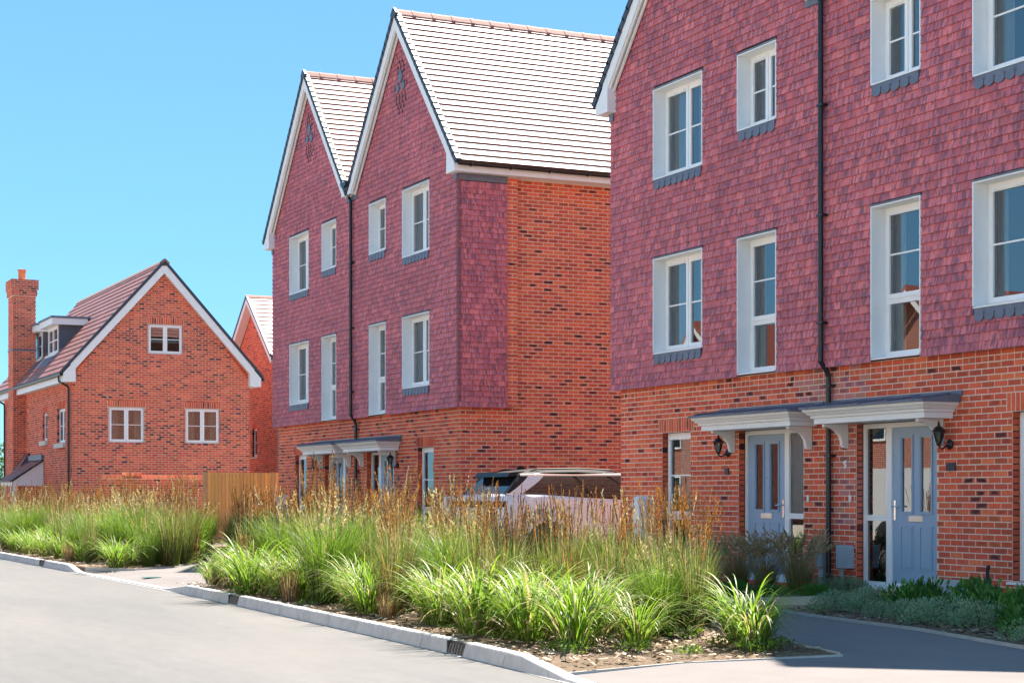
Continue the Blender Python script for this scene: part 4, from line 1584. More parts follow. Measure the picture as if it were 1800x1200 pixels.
    MB().box(cx0 - 0.02, cx1 + 0.02, cy0 - 0.02, cy1 + 0.02, 6.62, 6.68).build('lead_tray', 'lead', ch)
    MB().lathe([(0.15, 9.2), (0.13, 9.26), (0.135, 9.58), (0.16, 9.60), (0.16, 9.65), (0.12, 9.66)], (cx0 + cx1) / 2, (cy0 + cy1) / 2, 14).build('chimney_pot', 'terracotta', ch, smooth=False)
    # lean-to tiled shoulder beside the stack and the porch roof before the side door
    sh = MB().prism([(y0, 2.10), (y0 - 0.42, 2.10), (y0 - 0.42, 2.2), (y0, 2.85)], 'x', -40.33, -39.4)
    sh = off(sh, 'lean_to', 'slate_cheek')
    roof_slope(sh, 'x', -40.33, -39.4, (y0 - 0.46, 2.16), (y0, 2.87), gauge=0.10)
    po = MB().prism([(y0, 1.66), (y0 - 1.05, 1.66), (y0 - 1.05, 1.80), (y0, 2.52)], 'x', -39.2, -36.80)
    po = off(po, 'porch', 'white_paint')
    roof_slope(po, 'x', -39.35, -36.70, (y0 - 1.15, 1.80), (y0, 2.56), gauge=0.10)
    MB().box(-39.3, -36.7, y0 - 0.10, y0 - 0.004, 2.56, 2.74).build('lead_flashing', 'lead', po)
    for xx in (-39.1, -37.6, -36.9):
        MB().box(xx, xx + 0.1, y0 - 1.0, y0 - 0.9, 0.1, 1.658).build('post', 'white_paint', po)
    return h


detached()


def gable_far():
    """brick house beyond, its gable and sunlit roof showing between the detached house and the tile-hung pair"""
    xc, yf, hw = -40.55, 6.3, 3.0
    zr, ez = 9.05, 6.55
    h = thing('distant_house', (xc, yf, 0), 'distant brick gable house showing between the detached house and the tile-hung pair', 'house')
    mb = MB()
    hole = [(-0.30, 0.30, 2.80, 3.92)]
    fr = Fr((0, 0, 0), 'front')
    plane_with_holes(mb, fr, -hw + 0.2, hw - 0.2, 0.0, 6.4, hole)
    mb.face([(-hw + 0.2, 0, 6.4), (hw - 0.2, 0, 6.4), (0, 0, 8.75)])
    wl = mb.build('wall', 'mortar', h)

    def lim(z):
        if z < 6.4:
            return (-hw + 0.2, hw - 0.2)
        d = (8.8 - z) / 2.4 * (hw - 0.2)
        return (-d, d) if d > 0.15 else None
    brickwork(wl, fr, -hw + 0.2, hw - 0.2, 0.015, 8.8, hole, [(-0.3, 0.3, 3.915)], lim, pd=0.22)
    mb = MB()
    mb.face([(-hw + 0.2, 9, 0), (hw - 0.2, 9, 0), (hw - 0.2, 9, 6.4), (0, 9, 8.7), (-hw + 0.2, 9, 6.4)])
    for s_ in (-1, 1):
        mb.face([(s_ * (hw - 0.2), 0, 0), (s_ * (hw - 0.2), 9, 0), (s_ * (hw - 0.2), 9, 6.5), (s_ * (hw - 0.2), 0, 6.5)])
    mb.build('rear_wall', 'far_brickwork', h)
    mb = MB().prism([(-hw - 0.1, ez - 0.13), (0, zr - 0.13), (hw + 0.1, ez - 0.13), (hw + 0.1, ez - 0.01), (0, zr - 0.01), (-hw - 0.1, ez - 0.01)], 'y', -0.30, 9.2)
    rf = mb.build('roof', 'lathing', h)
    for s_ in (-1, 1):
        roof_slope(rf, 'y', -0.32, 9.2, (s_ * (hw + 0.1), ez), (0, zr), gauge=0.29, thick=0.03)
        k = (zr - ez) / (hw + 0.1)

        def ln(x, dv):
            return (s_ * x, zr - k * x - dv)
        MB().prism([ln(0, 0.06), ln(hw + 0.1, 0.06), ln(hw + 0.1, -0.05), ln(0, -0.05)], 'y', -0.36, -0.27).build('verge', 'verge_cap', rf)
        MB().prism([ln(0, 0.07), ln(hw + 0.1, 0.07), ln(hw + 0.1, 0.30), ln(0, 0.30)], 'y', -0.34, -0.31).build('bargeboard', 'white_paint', rf)
        MB().prism([ln(0, 0.28), ln(hw, 0.28), ln(hw, 0.30), ln(0, 0.30)], 'y', -0.308, -0.012).build('soffit', 'soffit', rf)
    rme = MB().prism([(0.13, -0.125), (0.135, -0.09), (0.055, -0.012), (0, 0.02), (-0.055, -0.012), (-0.135, -0.09), (-0.13, -0.125), (0, -0.02)], 'y', 0, 0.44, (0.28, 0.13, 0.11, 0)).mesh('ridge_tile', 'ridge_clay')
    for i in range(20):
        add('ridge_tile', rme, rf, (0, -0.34 + i * 0.447, zr + 0.03))
    w = window(h, -0.297, 0.297, 2.803, 3.917, 'single', yf=0.09, face=0.0, lined=False, sill='upvc')
    sash(w, -0.26, 0.26, 2.85, 3.88, 0.086)


gable_far()

# ------------------------------------------------------------------ fence, garden wall, posts
fx, fya, fyb = -20.0, -1.36, 2.9
fence = thing('timber_fence', (fx, fya, 0.085), 'honey-coloured close-board timber fence beside the farther pair', 'fence')
n = int((fyb - fya - 0.12) / 0.098)
for i in range(n):
    y = 0.12 + i * 0.098
    k = random.uniform(0.82, 1.14)
    c = (0.68 * k, 0.40 * k * random.uniform(0.95, 1.05), 0.140 * k, 0)
    MB().prism([(0.0, y - 0.012), (0.032, y - 0.012), (0.010, y + 0.104), (0.002, y + 0.104)], 'z', 0.16 + random.uniform(-0.004, 0.004), 1.86 + random.uniform(-0.006, 0.006), c).build('board', 'timber', fence)
for y in (0.0, 1.85, 3.7):
    MB().box(-0.06, 0.045, y, y + 0.1, 0, 1.88, (0.50, 0.31, 0.15, 0)).build('post', 'timber', fence)
MB().box(-0.06, -0.002, 0.1, fyb - fya, 0.4, 0.47, (0.45, 0.28, 0.13, 0)).build('rail', 'timber', fence)
MB().box(-0.06, -0.002, 0.1, fyb - fya, 1.5, 1.57, (0.45, 0.28, 0.13, 0)).build('rail', 'timber', fence)
MB().box(0.0, 0.03, 0.1, fyb - fya, 0.0, 0.15, (0.42, 0.26, 0.13, 0)).build('gravel_board', 'timber', fence)

gwx = -26.0
gwall = thing('garden_wall', (gwx, -2.7, 0.0), 'low red brick garden wall with bright brick coping behind the grasses', 'wall')
gm = MB().box(-0.215, 0.0, 0.0, 4.6, 0.0, 1.83).build('wall', 'mortar', gwall)
brickwork(gm, Fr((0, 0, 0), 'right'), 0.0, 4.6, 0.015, 1.815, pd=0.2)
brickwork(gm, Fr((-0.215, 0, 0), 'front'), 0.0, 0.215, 0.015, 1.815, pd=0.2)
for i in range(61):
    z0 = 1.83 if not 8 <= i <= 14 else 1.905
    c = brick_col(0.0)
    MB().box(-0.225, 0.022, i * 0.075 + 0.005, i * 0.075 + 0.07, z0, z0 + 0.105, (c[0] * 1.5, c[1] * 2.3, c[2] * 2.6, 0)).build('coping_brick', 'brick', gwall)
MB().box(-0.215, 0.0, 8 * 0.075, 15 * 0.075, 1.831, 1.904, (0.5, 0.12, 0.06, 0)).build('pier_course', 'brick', gwall)

for (x, y, w, hgt, lb) in ((-4.45, -0.98, 0.20, 1.26, 'white square post at the left of the parked car'),
                           (1.75, -0.42, 0.22, 1.27, 'white square post before the near brick corner, right of the car'),
                           (-13.95, -1.05, 0.09, 1.28, 'thin white post at the far doors, right one of two'),
                           (-14.30, -1.10, 0.09, 1.25, 'thin white post at the far doors, left one of two')):
    p = thing('marker_post', (x, y, 0.085), lb, 'post', 'white marker posts')
    b = w / 2
    mb = MB().box(-b, b, -b, b, 0, hgt - 0.04)
    mb.build('shaft', 'white_paint', p)
    mb = MB()
    lo = [(-b, -b, hgt - 0.039), (b, -b, hgt - 0.039), (b, b, hgt - 0.039), (-b, b, hgt - 0.039)]
    hi = [(q[0] * 0.55, q[1] * 0.55, hgt) for q in lo]
    for i in range(4):
        mb.face([lo[i], lo[(i + 1) % 4], hi[(i + 1) % 4], hi[i]])
    mb.face(hi)
    mb.build('cap', 'white_paint', p)


# ------------------------------------------------------------------ the car on the drive
def loft(mb, secs):
    for A, B in zip(secs, secs[1:]):
        for j in range(len(A) - 1):
            mb.face([A[j], A[j + 1], B[j + 1], B[j]])


def car():
    t = thing('parked_car', (-2.85, -1.17, 0.085), 'silver-white estate car with black roof parked on the drive', 'car')
    st = [(0.0, 0.80, 0.55, 1.22), (0.03, 0.92, 0.40, 1.27), (0.14, 0.965, 0.34, 1.295), (0.45, 0.995, 0.30, 1.305), (0.9, 1.0, 0.28, 1.295), (1.6, 1.0, 0.28, 1.245),
          (2.4, 1.0, 0.28, 1.19), (3.2, 0.995, 0.28, 1.14), (3.45, 0.99, 0.28, 1.12), (4.2, 0.97, 0.30, 1.07), (4.65, 0.90, 0.34, 0.98), (4.86, 0.76, 0.42, 0.82), (4.9, 0.5, 0.5, 0.7)]
    secs = []
    for y, w, zb, zt in st:
        pr = [(0.0, zb), (w * 0.80, zb), (w * 0.95, zb + 0.07), (w * 0.985, zb + (zt - zb) * 0.28), (w, zb + (zt - zb) * 0.52), (w * 0.995, zb + (zt - zb) * 0.74),
              (w * 0.972, zb + (zt - zb) * 0.90), (w * 0.945, zt - 0.012), (w * 0.90, zt), (0.0, zt + 0.02)]
        secs.append([(x, y, z) for x, z in pr] + [(-x, y, z) for x, z in reversed(pr[:-1])])
    mb = MB()
    loft(mb, secs)
    mb.face(list(reversed(secs[0])))
    mb.face(secs[-1])
    me = mb.mesh('body', 'car_paint', True)
    import bmesh
    bm = bmesh.new()
    bm.from_mesh(me)
    bmesh.ops.remove_doubles(bm, verts=bm.verts, dist=1e-5)
    bm.to_mesh(me)
    bm.free()
    add('body', me, t)
    # cabin
    bl, br_, tr, tl = Vector((0.905, 0.16, 1.30)), Vector((0.90, 3.55, 1.13)), Vector((0.735, 2.55, 1.655)), Vector((0.765, 0.50, 1.64))

    def sd(s_, h_, o=0.0, sg=1):
        a, b = bl.lerp(br_, s_), tl.lerp(tr, s_)
        p = a.lerp(b, h_)
        bulge = 0.03 * 4 * h_ * (1 - h_)
        return (sg * (p.x + o + bulge), p.y, p.z)
    g = MB()
    N = 8
    for sg in (1, -1):
        for i in range(10):
            for j in range(5):
                g.face([sd(i / 10, j / 5, 0, sg), sd((i + 1) / 10, j / 5, 0, sg), sd((i + 1) / 10, (j + 1) / 5, 0, sg), sd(i / 10, (j + 1) / 5, 0, sg)])
    for i in range(6):
        h0, h1 = i / 6, (i + 1) / 6
        g.face([sd(0, h0, 0, -1), sd(0, h0), sd(0, h1), sd(0, h1, 0, -1)])
        g.face([sd(1, h0), sd(1, h0, 0, -1), sd(1, h1, 0, -1), sd(1, h1)])
    g.face([sd(0, 1), sd(1, 1), sd(1, 1, 0, -1), sd(0, 1, 0, -1)])
    g.build('cabin_glass', 'car_glass', t)
    # roof skin with rear spoiler
    rs = []
    for y, w, z in ((0.36, 0.70, 1.655), (0.55, 0.755, 1.685), (1.0, 0.765, 1.725), (1.6, 0.76, 1.735), (2.2, 0.75, 1.715), (2.62, 0.72, 1.66)):
        rs.append([(-w, y, z - 0.045), (-w * 0.96, y, z - 0.012), (-w * 0.7, y, z + 0.012), (0, y, z + 0.022), (w * 0.7, y, z + 0.012), (w * 0.96, y, z - 0.012), (w, y, z - 0.045)])
    r = MB()
    loft(r, rs)
    r.face(rs[0])
    r.build('roof', 'car_black', t, smooth=True)
    for sg, nm in ((1, ''), (-1, '')):
        q = MB()
        hs_ = [0.0, 0.15, 0.3, 0.45, 0.6, 0.75, 0.95]
        for h0, h1 in zip(hs_, hs_[1:]):
            r0, r1 = 0.085 + 0.15 * h0 ** 1.3, 0.085 + 0.15 * h1 ** 1.3
            l0, l1 = 0.012 + 0.075 * h0, 0.012 + 0.075 * h1
            q.face([sd(l0, h0, 0.008, sg), sd(r0, h0, 0.008, sg), sd(r1, h1, 0.008, sg), sd(l1, h1, 0.008, sg)])
        q.build('rear_pillar', 'car_paint', t, smooth=True)
        q = MB()
        for h0, h1 in zip(hs_, hs_[1:]):
            l0, l1 = 0.012 + 0.075 * h0, 0.012 + 0.075 * h1
            q.face([sd(0, h0, 0.004, sg), sd(l0, h0, 0.006, sg), sd(l1, h1, 0.006, sg), sd(0, h1, 0.004, sg)])
            a, b = Vector(sd(0, h0, 0.002, sg)), Vector(sd(0, h1, 0.002, sg))
            dx = Vector((-sg * 0.10, -0.006, 0))
            q.face([a + Vector((0, -0.006, 0)), b + Vector((0, -0.006, 0)), b + dx, a + dx])
        q.v = [tuple(p) for p in q.v]
        q.build('hatch_edge', 'car_black', t)
        for s0, s1 in ((0.485, 0.515), (0.80, 0.83)):
            q = MB()
            q.face([sd(s0, 0, 0.006, sg), sd(s1, 0, 0.006, sg), sd(s1, 0.3, 0.006, sg), sd(s1, 0.65, 0.006, sg), sd(s1, 0.96, 0.006, sg), sd(s0, 0.96, 0.006, sg), sd(s0, 0.65, 0.006, sg), sd(s0, 0.3, 0.006, sg)])
            q.build('pillar', 'car_black', t)
        MB().tube([sd(k / 8, 0.975, 0.004, sg) for k in range(9)], 0.022, 8).build('cant_rail', 'chrome', t, smooth=True)
        MB().tube([(sg * 0.70, 0.72, 1.69), (sg * 0.705, 0.85, 1.735), (sg * 0.70, 1.7, 1.752), (sg * 0.69, 2.3, 1.725), (sg * 0.685, 2.45, 1.69)], 0.013, 8).build('roof_rail', 'car_black', t, smooth=True)
        MB().tube([sd(k / 8, 0.012, 0.012, sg) for k in range(9)], 0.010, 6).build('belt_trim', 'chrome', t)
        # wheels
        for yw in (0.95, 3.90):
            wl = MB()
            x0 = sg * 0.80
            prof = [(0.0, 0.0), (0.30, 0.0), (0.365, 0.02), (0.375, 0.05), (0.375, 0.17), (0.362, 0.205), (0.275, 0.215), (0.27, 0.19), (0.0, 0.17)]
            rings = [[(x0 + sg * h_, yw + r_ * math.cos(2 * math.pi * k / 28), 0.375 + r_ * math.sin(2 * math.pi * k / 28)) for k in range(28)] for r_, h_ in prof]
            for A, B in zip(rings, rings[1:]):
                for k in range(28):
                    wl.face([A[k], A[(k + 1) % 28], B[(k + 1) % 28], B[k]])
            wh = wl.build('wheel', 'rubber', t, smooth=False)
            rim = MB()
            for k in range(10):
                a = 2 * math.pi * k / 10
                rim.face([(x0 + sg * 0.205, yw + rr * math.cos(a + da), 0.375 + rr * math.sin(a + da)) for rr, da in ((0.05, -0.5), (0.262, -0.10), (0.262, 0.10), (0.05, 0.5))])
            rim.build('rim', 'rim', wh)
            ar = MB()
            A_ = [(0.455 * math.cos(math.pi * k / 16), 0.455 * math.sin(math.pi * k / 16)) for k in range(17)]
            for k in range(16):
                ar.face([(sg * 1.008, yw + A_[k][0], 0.375 + A_[k][1]), (sg * 1.008, yw + A_[k + 1][0], 0.375 + A_[k + 1][1]), (sg * 1.008, yw, 0.375)])
                ar.face([(sg * 1.008, yw + A_[k][0], 0.375 + A_[k][1]), (sg * 1.008, yw + A_[k + 1][0], 0.375 + A_[k + 1][1]), (sg * 0.9, yw + A_[k + 1][0], 0.375 + A_[k + 1][1]), (sg * 0.9, yw + A_[k][0], 0.375 + A_[k][1])])
            ar.build('wheel_arch', 'rubber', t)
        MB().box(min(sg * 0.995, sg * 1.02), max(sg * 0.995, sg * 1.02), 1.35, 1.60, 1.00, 1.03).build('door_handle', 'car_paint', t)
        MB().prism([(1.005, 3.02), (1.16, 3.05), (1.17, 3.17), (1.0, 3.20)] if sg == 1 else [(-1.005, 3.02), (-1.16, 3.05), (-1.17, 3.17), (-1.0, 3.20)], 'z', 1.16, 1.30).build('door_mirror', 'car_black', t)
        MB().box(min(sg * 0.60, sg * 0.952), max(sg * 0.60, sg * 0.952), -0.02, 0.12, 1.08, 1.17).build('tail_light', 'tail_red', t)
    MB().box(-0.598, 0.598, -0.022, 0.02, 1.07, 1.18).build('tail_band', 'car_black', t)
    MB().box(-0.26, 0.26, -0.028, -0.002, 0.80, 0.92).build('number_plate', 'white_paint', t)
    MB().prism([(0.30, 1.60), (0.34, 1.675), (0.62, 1.70), (0.60, 1.63)], 'x', -0.70, 0.70).build('spoiler', 'car_black', t)
    MB().tube([(0.1, 0.22, 1.325), (-0.25, 0.245, 1.36), (-0.45, 0.25, 1.37)], 0.012, 6).build('rear_wiper', 'car_black', t)
    MB().prism([(0.80, 1.73), (1.02, 1.735), (0.90, 1.80), (0.83, 1.80)], 'x', -0.025, 0.025).build('roof_aerial', 'car_black', t)


car()


# ------------------------------------------------------------------ mirrored brick houses and van across the road, cream houses added for bounce light
def opposite(x, label, wall='far_brickwork', y=-27):
    h = thing('opposite_house', (x, y, 0), label, 'house', 'houses across the road')
    mb = MB().box(-4.2, 4.2, -8, 0, 0, 5.2)
    mb.face([(-4.2, 0, 5.2), (4.2, 0, 5.2), (0, 0, 8.9)][::-1])
    mb.build('wall', wall, h)
    rf = MB().prism([(-4.7, 4.85), (0, 8.95), (4.7, 4.85), (4.7, 5.0), (0, 9.12), (-4.7, 5.0)], 'y', -8.3, 0.35).build('roof', 'red_wall', h)
    MB().prism([(-4.7, 4.8), (0, 8.9), (4.7, 4.8), (4.7, 4.55), (0, 8.65), (-4.7, 4.55)], 'y', 0.355, 0.38).build('bargeboard', 'white_paint', rf)
    for wx, wz in ((-2.2, 1.0), (2.0, 1.0), (-2.2, 3.4), (2.0, 3.4)):
        w = MB().ring(wx - 0.6, wx + 0.6, wz, wz + 1.2, 0.002, 0.06, 0.08).build('window', 'upvc', h)
        MB().box(wx - 0.52, wx + 0.52, 0.003, 0.02, wz + 0.08, wz + 1.12).build('pane', 'car_glass', w)


for x, lb in ((-11.0, 'brick house across the road, nearest mirrored in the windows'), (-27.0, 'brick house across the road, second mirrored along the windows'),
              (-42.0, 'brick house across the road, third mirrored along the windows'), (-58.0, 'brick house across the road, farthest mirrored in the windows')):
    opposite(x, lb)
for x, lb in ((4.0, 'added cream bounce-light house across the road, first behind the viewpoint'), (13.8, 'added cream bounce-light house across the road, second behind the viewpoint'),
              (23.6, 'added cream bounce-light house across the road, third behind the viewpoint'), (33.4, 'added cream bounce-light house across the road, fourth behind the viewpoint'),
              (43.2, 'added cream bounce-light house across the road, fifth behind the viewpoint')):
    opposite(x, lb, 'cream_bounce', -24.5)  # unseen row added as a light bouncer for the shaded fronts
v = thing('parked_van', (-10.5, -15.2, 0), 'white van across the road, mirrored in the right door side light', 'van')
MB().prism([(-2.5, 0.35), (2.0, 0.35), (2.5, 0.5), (2.5, 1.05), (1.9, 1.2), (1.3, 1.95), (1.0, 2.05), (-2.45, 2.05)], 'y', -0.9, 0.9).build('body', 'van_white', v)
MB().prism([(1.25, 1.25), (1.75, 1.25), (1.2, 1.85), (1.0, 1.85), (0.6, 1.85), (0.6, 1.25)], 'y', -0.91, 0.91).build('side_glass', 'car_glass', v)
for xx in (-1.6, 1.6):
    for yy in (-0.8, 0.8):
        w = MB().lathe([(0.2, -0.11), (0.33, -0.1), (0.34, 0.1), (0.2, 0.11)], 0, 0, 16).build('wheel', 'rubber', v, loc=(xx, yy, 0.34))
        w.rotation_euler = (R(90), 0, 0)


# ------------------------------------------------------------------ plants
GREEN = [(0.0945, 0.1645, 0.0223), (0.1167, 0.1927, 0.0263), (0.0779, 0.141, 0.0243), (0.1445, 0.2162, 0.0303)]
LIME = [(0.2022, 0.3133, 0.0303), (0.1617, 0.273, 0.0282), (0.2527, 0.3639, 0.0455), (0.1213, 0.2224, 0.0263)]
DEEP = [(0.0354, 0.096, 0.0181), (0.0505, 0.1213, 0.0202), (0.0282, 0.0758, 0.0181)]
STRAW = [(0.42, 0.31, 0.18), (0.48, 0.38, 0.24), (0.34, 0.23, 0.125), (0.54, 0.46, 0.32)]
BROWN = [(0.21, 0.095, 0.042), (0.27, 0.125, 0.055), (0.16, 0.072, 0.034), (0.33, 0.18, 0.085)]
RUST = [(0.40, 0.155, 0.04), (0.48, 0.20, 0.055), (0.30, 0.13, 0.045)]


class Plant:
    """collects leaf blades with numpy"""

    def __init__(s):
        s.V, s.F, s.C = [], [], []
        s.n = 0

    def strip(s, pts, side, width, col, col2=None):
        k = len(pts)
        w = np.asarray(width)[:, None]
        a, b = pts - side * w, pts + side * w
        v = np.empty((2 * k, 3))
        v[0::2], v[1::2] = a, b
        s.V.append(v)
        for i in range(k - 1):
            o = s.n + 2 * i
            s.F.append((o, o + 1, o + 3, o + 2))
            if col2 is None:
                s.C.append(col)
            else:
                f = i / max(1, k - 2)
                s.C.append(tuple(p * (1 - f) + q * f for p, q in zip(col, col2)))
        s.n += 2 * k

    def blade(s, base, az, length, a0, a1, width, col, seg=6, p=1.6, col2=None, twist=0.4):
        """grows from base, leaning a0 at the foot to a1 from upright at the tip"""
        t = np.linspace(0, 1, seg + 1)
        ang = a0 + (a1 - a0) * t ** p
        d = np.stack([np.sin(ang) * math.cos(az), np.sin(ang) * math.sin(az), np.cos(ang)], 1)
        step = length / seg
        pts = np.vstack([[0, 0, 0], np.cumsum(d[:-1] * step, 0)]) + np.asarray(base)
        tw = rng.uniform(-twist, twist)
        sd = np.array([-math.sin(az + tw), math.cos(az + tw), 0.0])
        w = width * np.clip(np.minimum(1.0, 0.45 + 2.2 * t) * (1 - t ** 2.2) + 0.06, 0.05, 1)
        s.strip(pts, sd, w, col, col2)
        return pts

    def leaf(s, p, d, size, ratio, col, up=None):
        d = np.asarray(d) / (np.linalg.norm(d) + 1e-9)
        r = np.cross(d, rng.normal(size=3))
        r /= np.linalg.norm(r) + 1e-9
        p = np.asarray(p)
        v = np.array([p, p + d * size * 0.5 + r * size * ratio, p + d * size, p + d * size * 0.5 - r * size * ratio])
        s.V.append(v)
        s.F.append((s.n, s.n + 1, s.n + 2, s.n + 3))
        s.C.append(col)
        s.n += 4

    def mesh(s, name):
        me = bpy.data.meshes.new(name)
        V = np.vstack(s.V)
        F = np.array(s.F, dtype=np.int32)
        nf = len(F)
        me.vertices.add(len(V))
        me.vertices.foreach_set('co', V.astype(np.float32).ravel())
        me.loops.add(nf * 4)
        me.loops.foreach_set('vertex_index', F.ravel())
        me.polygons.add(nf)
        me.polygons.foreach_set('loop_start', np.arange(0, nf * 4, 4, dtype=np.int32))
        at = me.attributes.new('Col', 'FLOAT_COLOR', 'FACE')
        c = np.ones((nf, 4), dtype=np.float32)
        c[:, :3] = np.array(s.C, dtype=np.float32)
        at.data.foreach_set('color', c.ravel())
        me.materials.append(MATS['leaf'])
        me.update(calc_edges=True)
        me.validate()
        return me


def pick(cs, lo=0.82, hi=1.18):
    c = random.choice(cs)
    k = random.uniform(lo, hi)
    return (c[0] * k, c[1] * k, c[2] * k)


def U(a, b):
    return random.uniform(a, b)


def foot(r):
    a, q = U(0, 6.283), r * math.sqrt(random.random())
    return (q * math.cos(a), q * math.sin(a), 0.0), a


def spike(P, pts, cols, length, nf, w, spread):
    """a seed head: small husks set close round the top of a stalk"""
    top, prev = pts[-1], pts[-2]
    d = (top - prev) / (np.linalg.norm(top - prev) + 1e-9)
    for i in range(nf):
        f = i / nf
        p = top - d * length * (1 - f)
        k = math.sin(math.pi * (0.12 + 0.85 * f)) ** 0.7
        dd = d + rng.normal(size=3) * spread * k
        P.leaf(p, dd, w * U(0.7, 1.25), 0.16, pick(cols))


def reed(brownbase=False, rust=False):
    L, S = Plant(), Plant()
    for i in range(330):
        b, a = foot(0.13)
        c = pick(GREEN if random.random() < 0.6 else BROWN, 0.5, 0.9)
        c2 = pick(GREEN if random.random() < 0.74 else STRAW)
        if brownbase and random.random() < 0.65:
            c, c2 = pick(BROWN), pick(GREEN if random.random() < 0.6 else BROWN)
        L.blade(b, a + U(-0.9, 0.9), U(0.45, 0.92), U(0.0, 0.2), U(0.15, 1.2), U(0.0028, 0.0050), c, 6, 2.2, c2)
    for i in range(22):
        b, a = foot(0.11)
        c = pick(STRAW, 0.6, 0.9)
        pts = S.blade(b, a + U(-0.8, 0.8), U(0.9, 1.32), U(0.0, 0.09), U(0.04, 0.38), 0.0022, c, 5, 1.8)
        spike(S, pts, RUST if rust else random.choice((BROWN, BROWN, RUST, STRAW)), U(0.17, 0.27), 30, 0.030, 0.17)
    return L, S


def fine():
    L, S = Plant(), Plant()
    for i in range(560):
        b, a = foot(0.16)
        L.blade(b, a + U(-0.7, 0.7), U(0.55, 1.0), U(0.0, 0.25), U(0.5, 1.8), U(0.0022, 0.0040), pick(GREEN, 0.5, 1.0), 7, 2.0, pick(LIME if random.random() < 0.5 else GREEN))
    for i in range(8):
        b, a = foot(0.1)
        pts = S.blade(b, a, U(0.8, 1.15), U(0.0, 0.08), U(0.2, 0.6), 0.002, pick(STRAW, 0.7, 1), 5)
        spike(S, pts, STRAW, U(0.15, 0.24), 26, 0.036, 0.5)
    for i in range(9):
        b, a = foot(0.14)
        S.blade(b, a, U(0.5, 0.95), U(0.0, 0.3), U(2.0, 4.2), U(0.003, 0.006), pick(STRAW), 9, 3.0)
    return L, S


def lily():
    L, S = Plant(), Plant()
    for i in range(185):
        b, a = foot(0.15)
        ln = U(0.42, 0.98)
        dry = random.random()
        c = pick(STRAW, 0.7, 1.0) if dry < 0.10 else pick(LIME if dry < 0.6 else GREEN, 0.65, 1.3)
        c2 = pick(STRAW) if dry < 0.16 else (pick(LIME, 1.0, 1.35))
        L.blade(b, a + U(-0.6, 0.6), ln, U(0.05, 0.55), U(1.5, 3.1), U(0.005, 0.0105), c, 10, 1.5, c2, 0.25)
    for i in range(22):
        b, a = foot(0.14)
        S.blade(b, a, U(0.35, 0.6), U(0.5, 0.9), U(1.8, 3.0), U(0.005, 0.009), pick(STRAW), 8, 1.2)
    return L, S


def tan_tuft():
    L, S = Plant(), Plant()
    for i in range(230):
        b, a = foot(0.08)
        L.blade(b, a + U(-0.5, 0.5), U(0.24, 0.46), U(0.0, 0.25), U(0.2, 1.0), U(0.002, 0.0035), pick(BROWN if random.random() < 0.55 else STRAW), 5, 1.8)
    for i in range(10):
        b, a = foot(0.06)
        S.blade(b, a, U(0.25, 0.4), 0.1, U(0.6, 1.2), 0.003, pick(GREEN), 5)
    return L, S


def feather():
    L, S = Plant(), Plant()
    for i in range(430):
        b, a = foot(0.13)
        L.blade(b, a + U(-0.4, 0.4), U(0.4, 0.72), U(0.0, 0.35), U(0.9, 2.2), U(0.002, 0.0034), pick(GREEN if random.random() < 0.55 else BROWN, 0.9, 1.4), 7, 1.7, pick(STRAW, 0.8, 1.2))
    for i in range(85):
        b, a = foot(0.11)
        pts = S.blade(b, a + U(-0.4, 0.4), U(0.6, 0.85), U(0.0, 0.3), U(0.6, 1.5), 0.0016, pick(STRAW, 0.7, 0.9), 6)
        spike(S, pts, STRAW, U(0.16, 0.26), 22, 0.05, 0.22)
    return L, S


def weed():
    L, S = Plant(), Plant()
    for i in range(70):
        a = U(0, 6.28)
        q = 0.16 * math.sqrt(random.random())
        L.leaf((q * math.cos(a), q * math.sin(a), U(0.01, 0.07)), (U(-1, 1), U(-1, 1), U(0.1, 0.8)), U(0.025, 0.05), 0.3, pick(GREEN))
    for i in range(8):
        b, a = foot(0.1)
        S.blade(b, a, U(0.08, 0.16), 0.1, 0.8, 0.003, pick(GREEN), 3)
    return L, S


def shrub(n, rad, hgt, size, ratio, cols, upright=0.5, stems=14):
    L, S = Plant(), Plant()
    lob = [(U(-0.5, 0.5) * rad, U(-0.5, 0.5) * rad, U(0.5, 0.8)) for _ in range(6)]
    for i in range(n):
        lx, ly, lr = random.choice(lob)
        v = rng.normal(size=3)
        v /= np.linalg.norm(v)
        v[2] = abs(v[2])
        rr = (0.55 + 0.45 * random.random() ** 0.4) * lr
        p = (lx + v[0] * rr * rad, ly + v[1] * rr * rad, 0.02 + v[2] * rr * hgt * 1.25)
        d = v + np.array([U(-.6, .6), U(-.6, .6), upright + U(-.3, .5)])
        L.leaf(p, d, size * U(0.7, 1.3), ratio, pick(cols, 0.7, 1.3))
    for i in range(stems):
        a = U(0, 6.28)
        S.blade((0, 0, 0), a, U(0.6, 0.9) * rad, 0.1, U(0.4, 1.1), 0.004, pick(BROWN, 0.4, 0.6), 4)
    return L, S


SILVER = [(0.22, 0.34, 0.22), (0.17, 0.29, 0.18), (0.29, 0.41, 0.27)]
GLOSS = [(0.05, 0.16, 0.03), (0.075, 0.21, 0.04), (0.04, 0.12, 0.028), (0.12, 0.27, 0.05)]
MOUND = [(0.06, 0.21, 0.022), (0.08, 0.25, 0.026), (0.045, 0.15, 0.02)]
PROTO = {}


def protos(kind, count, fn, *a):
    PROTO[kind] = []
    for _ in range(count):
        L, S = fn(*a)
        PROTO[kind].append((L.mesh('leaves'), S.mesh('stems')))


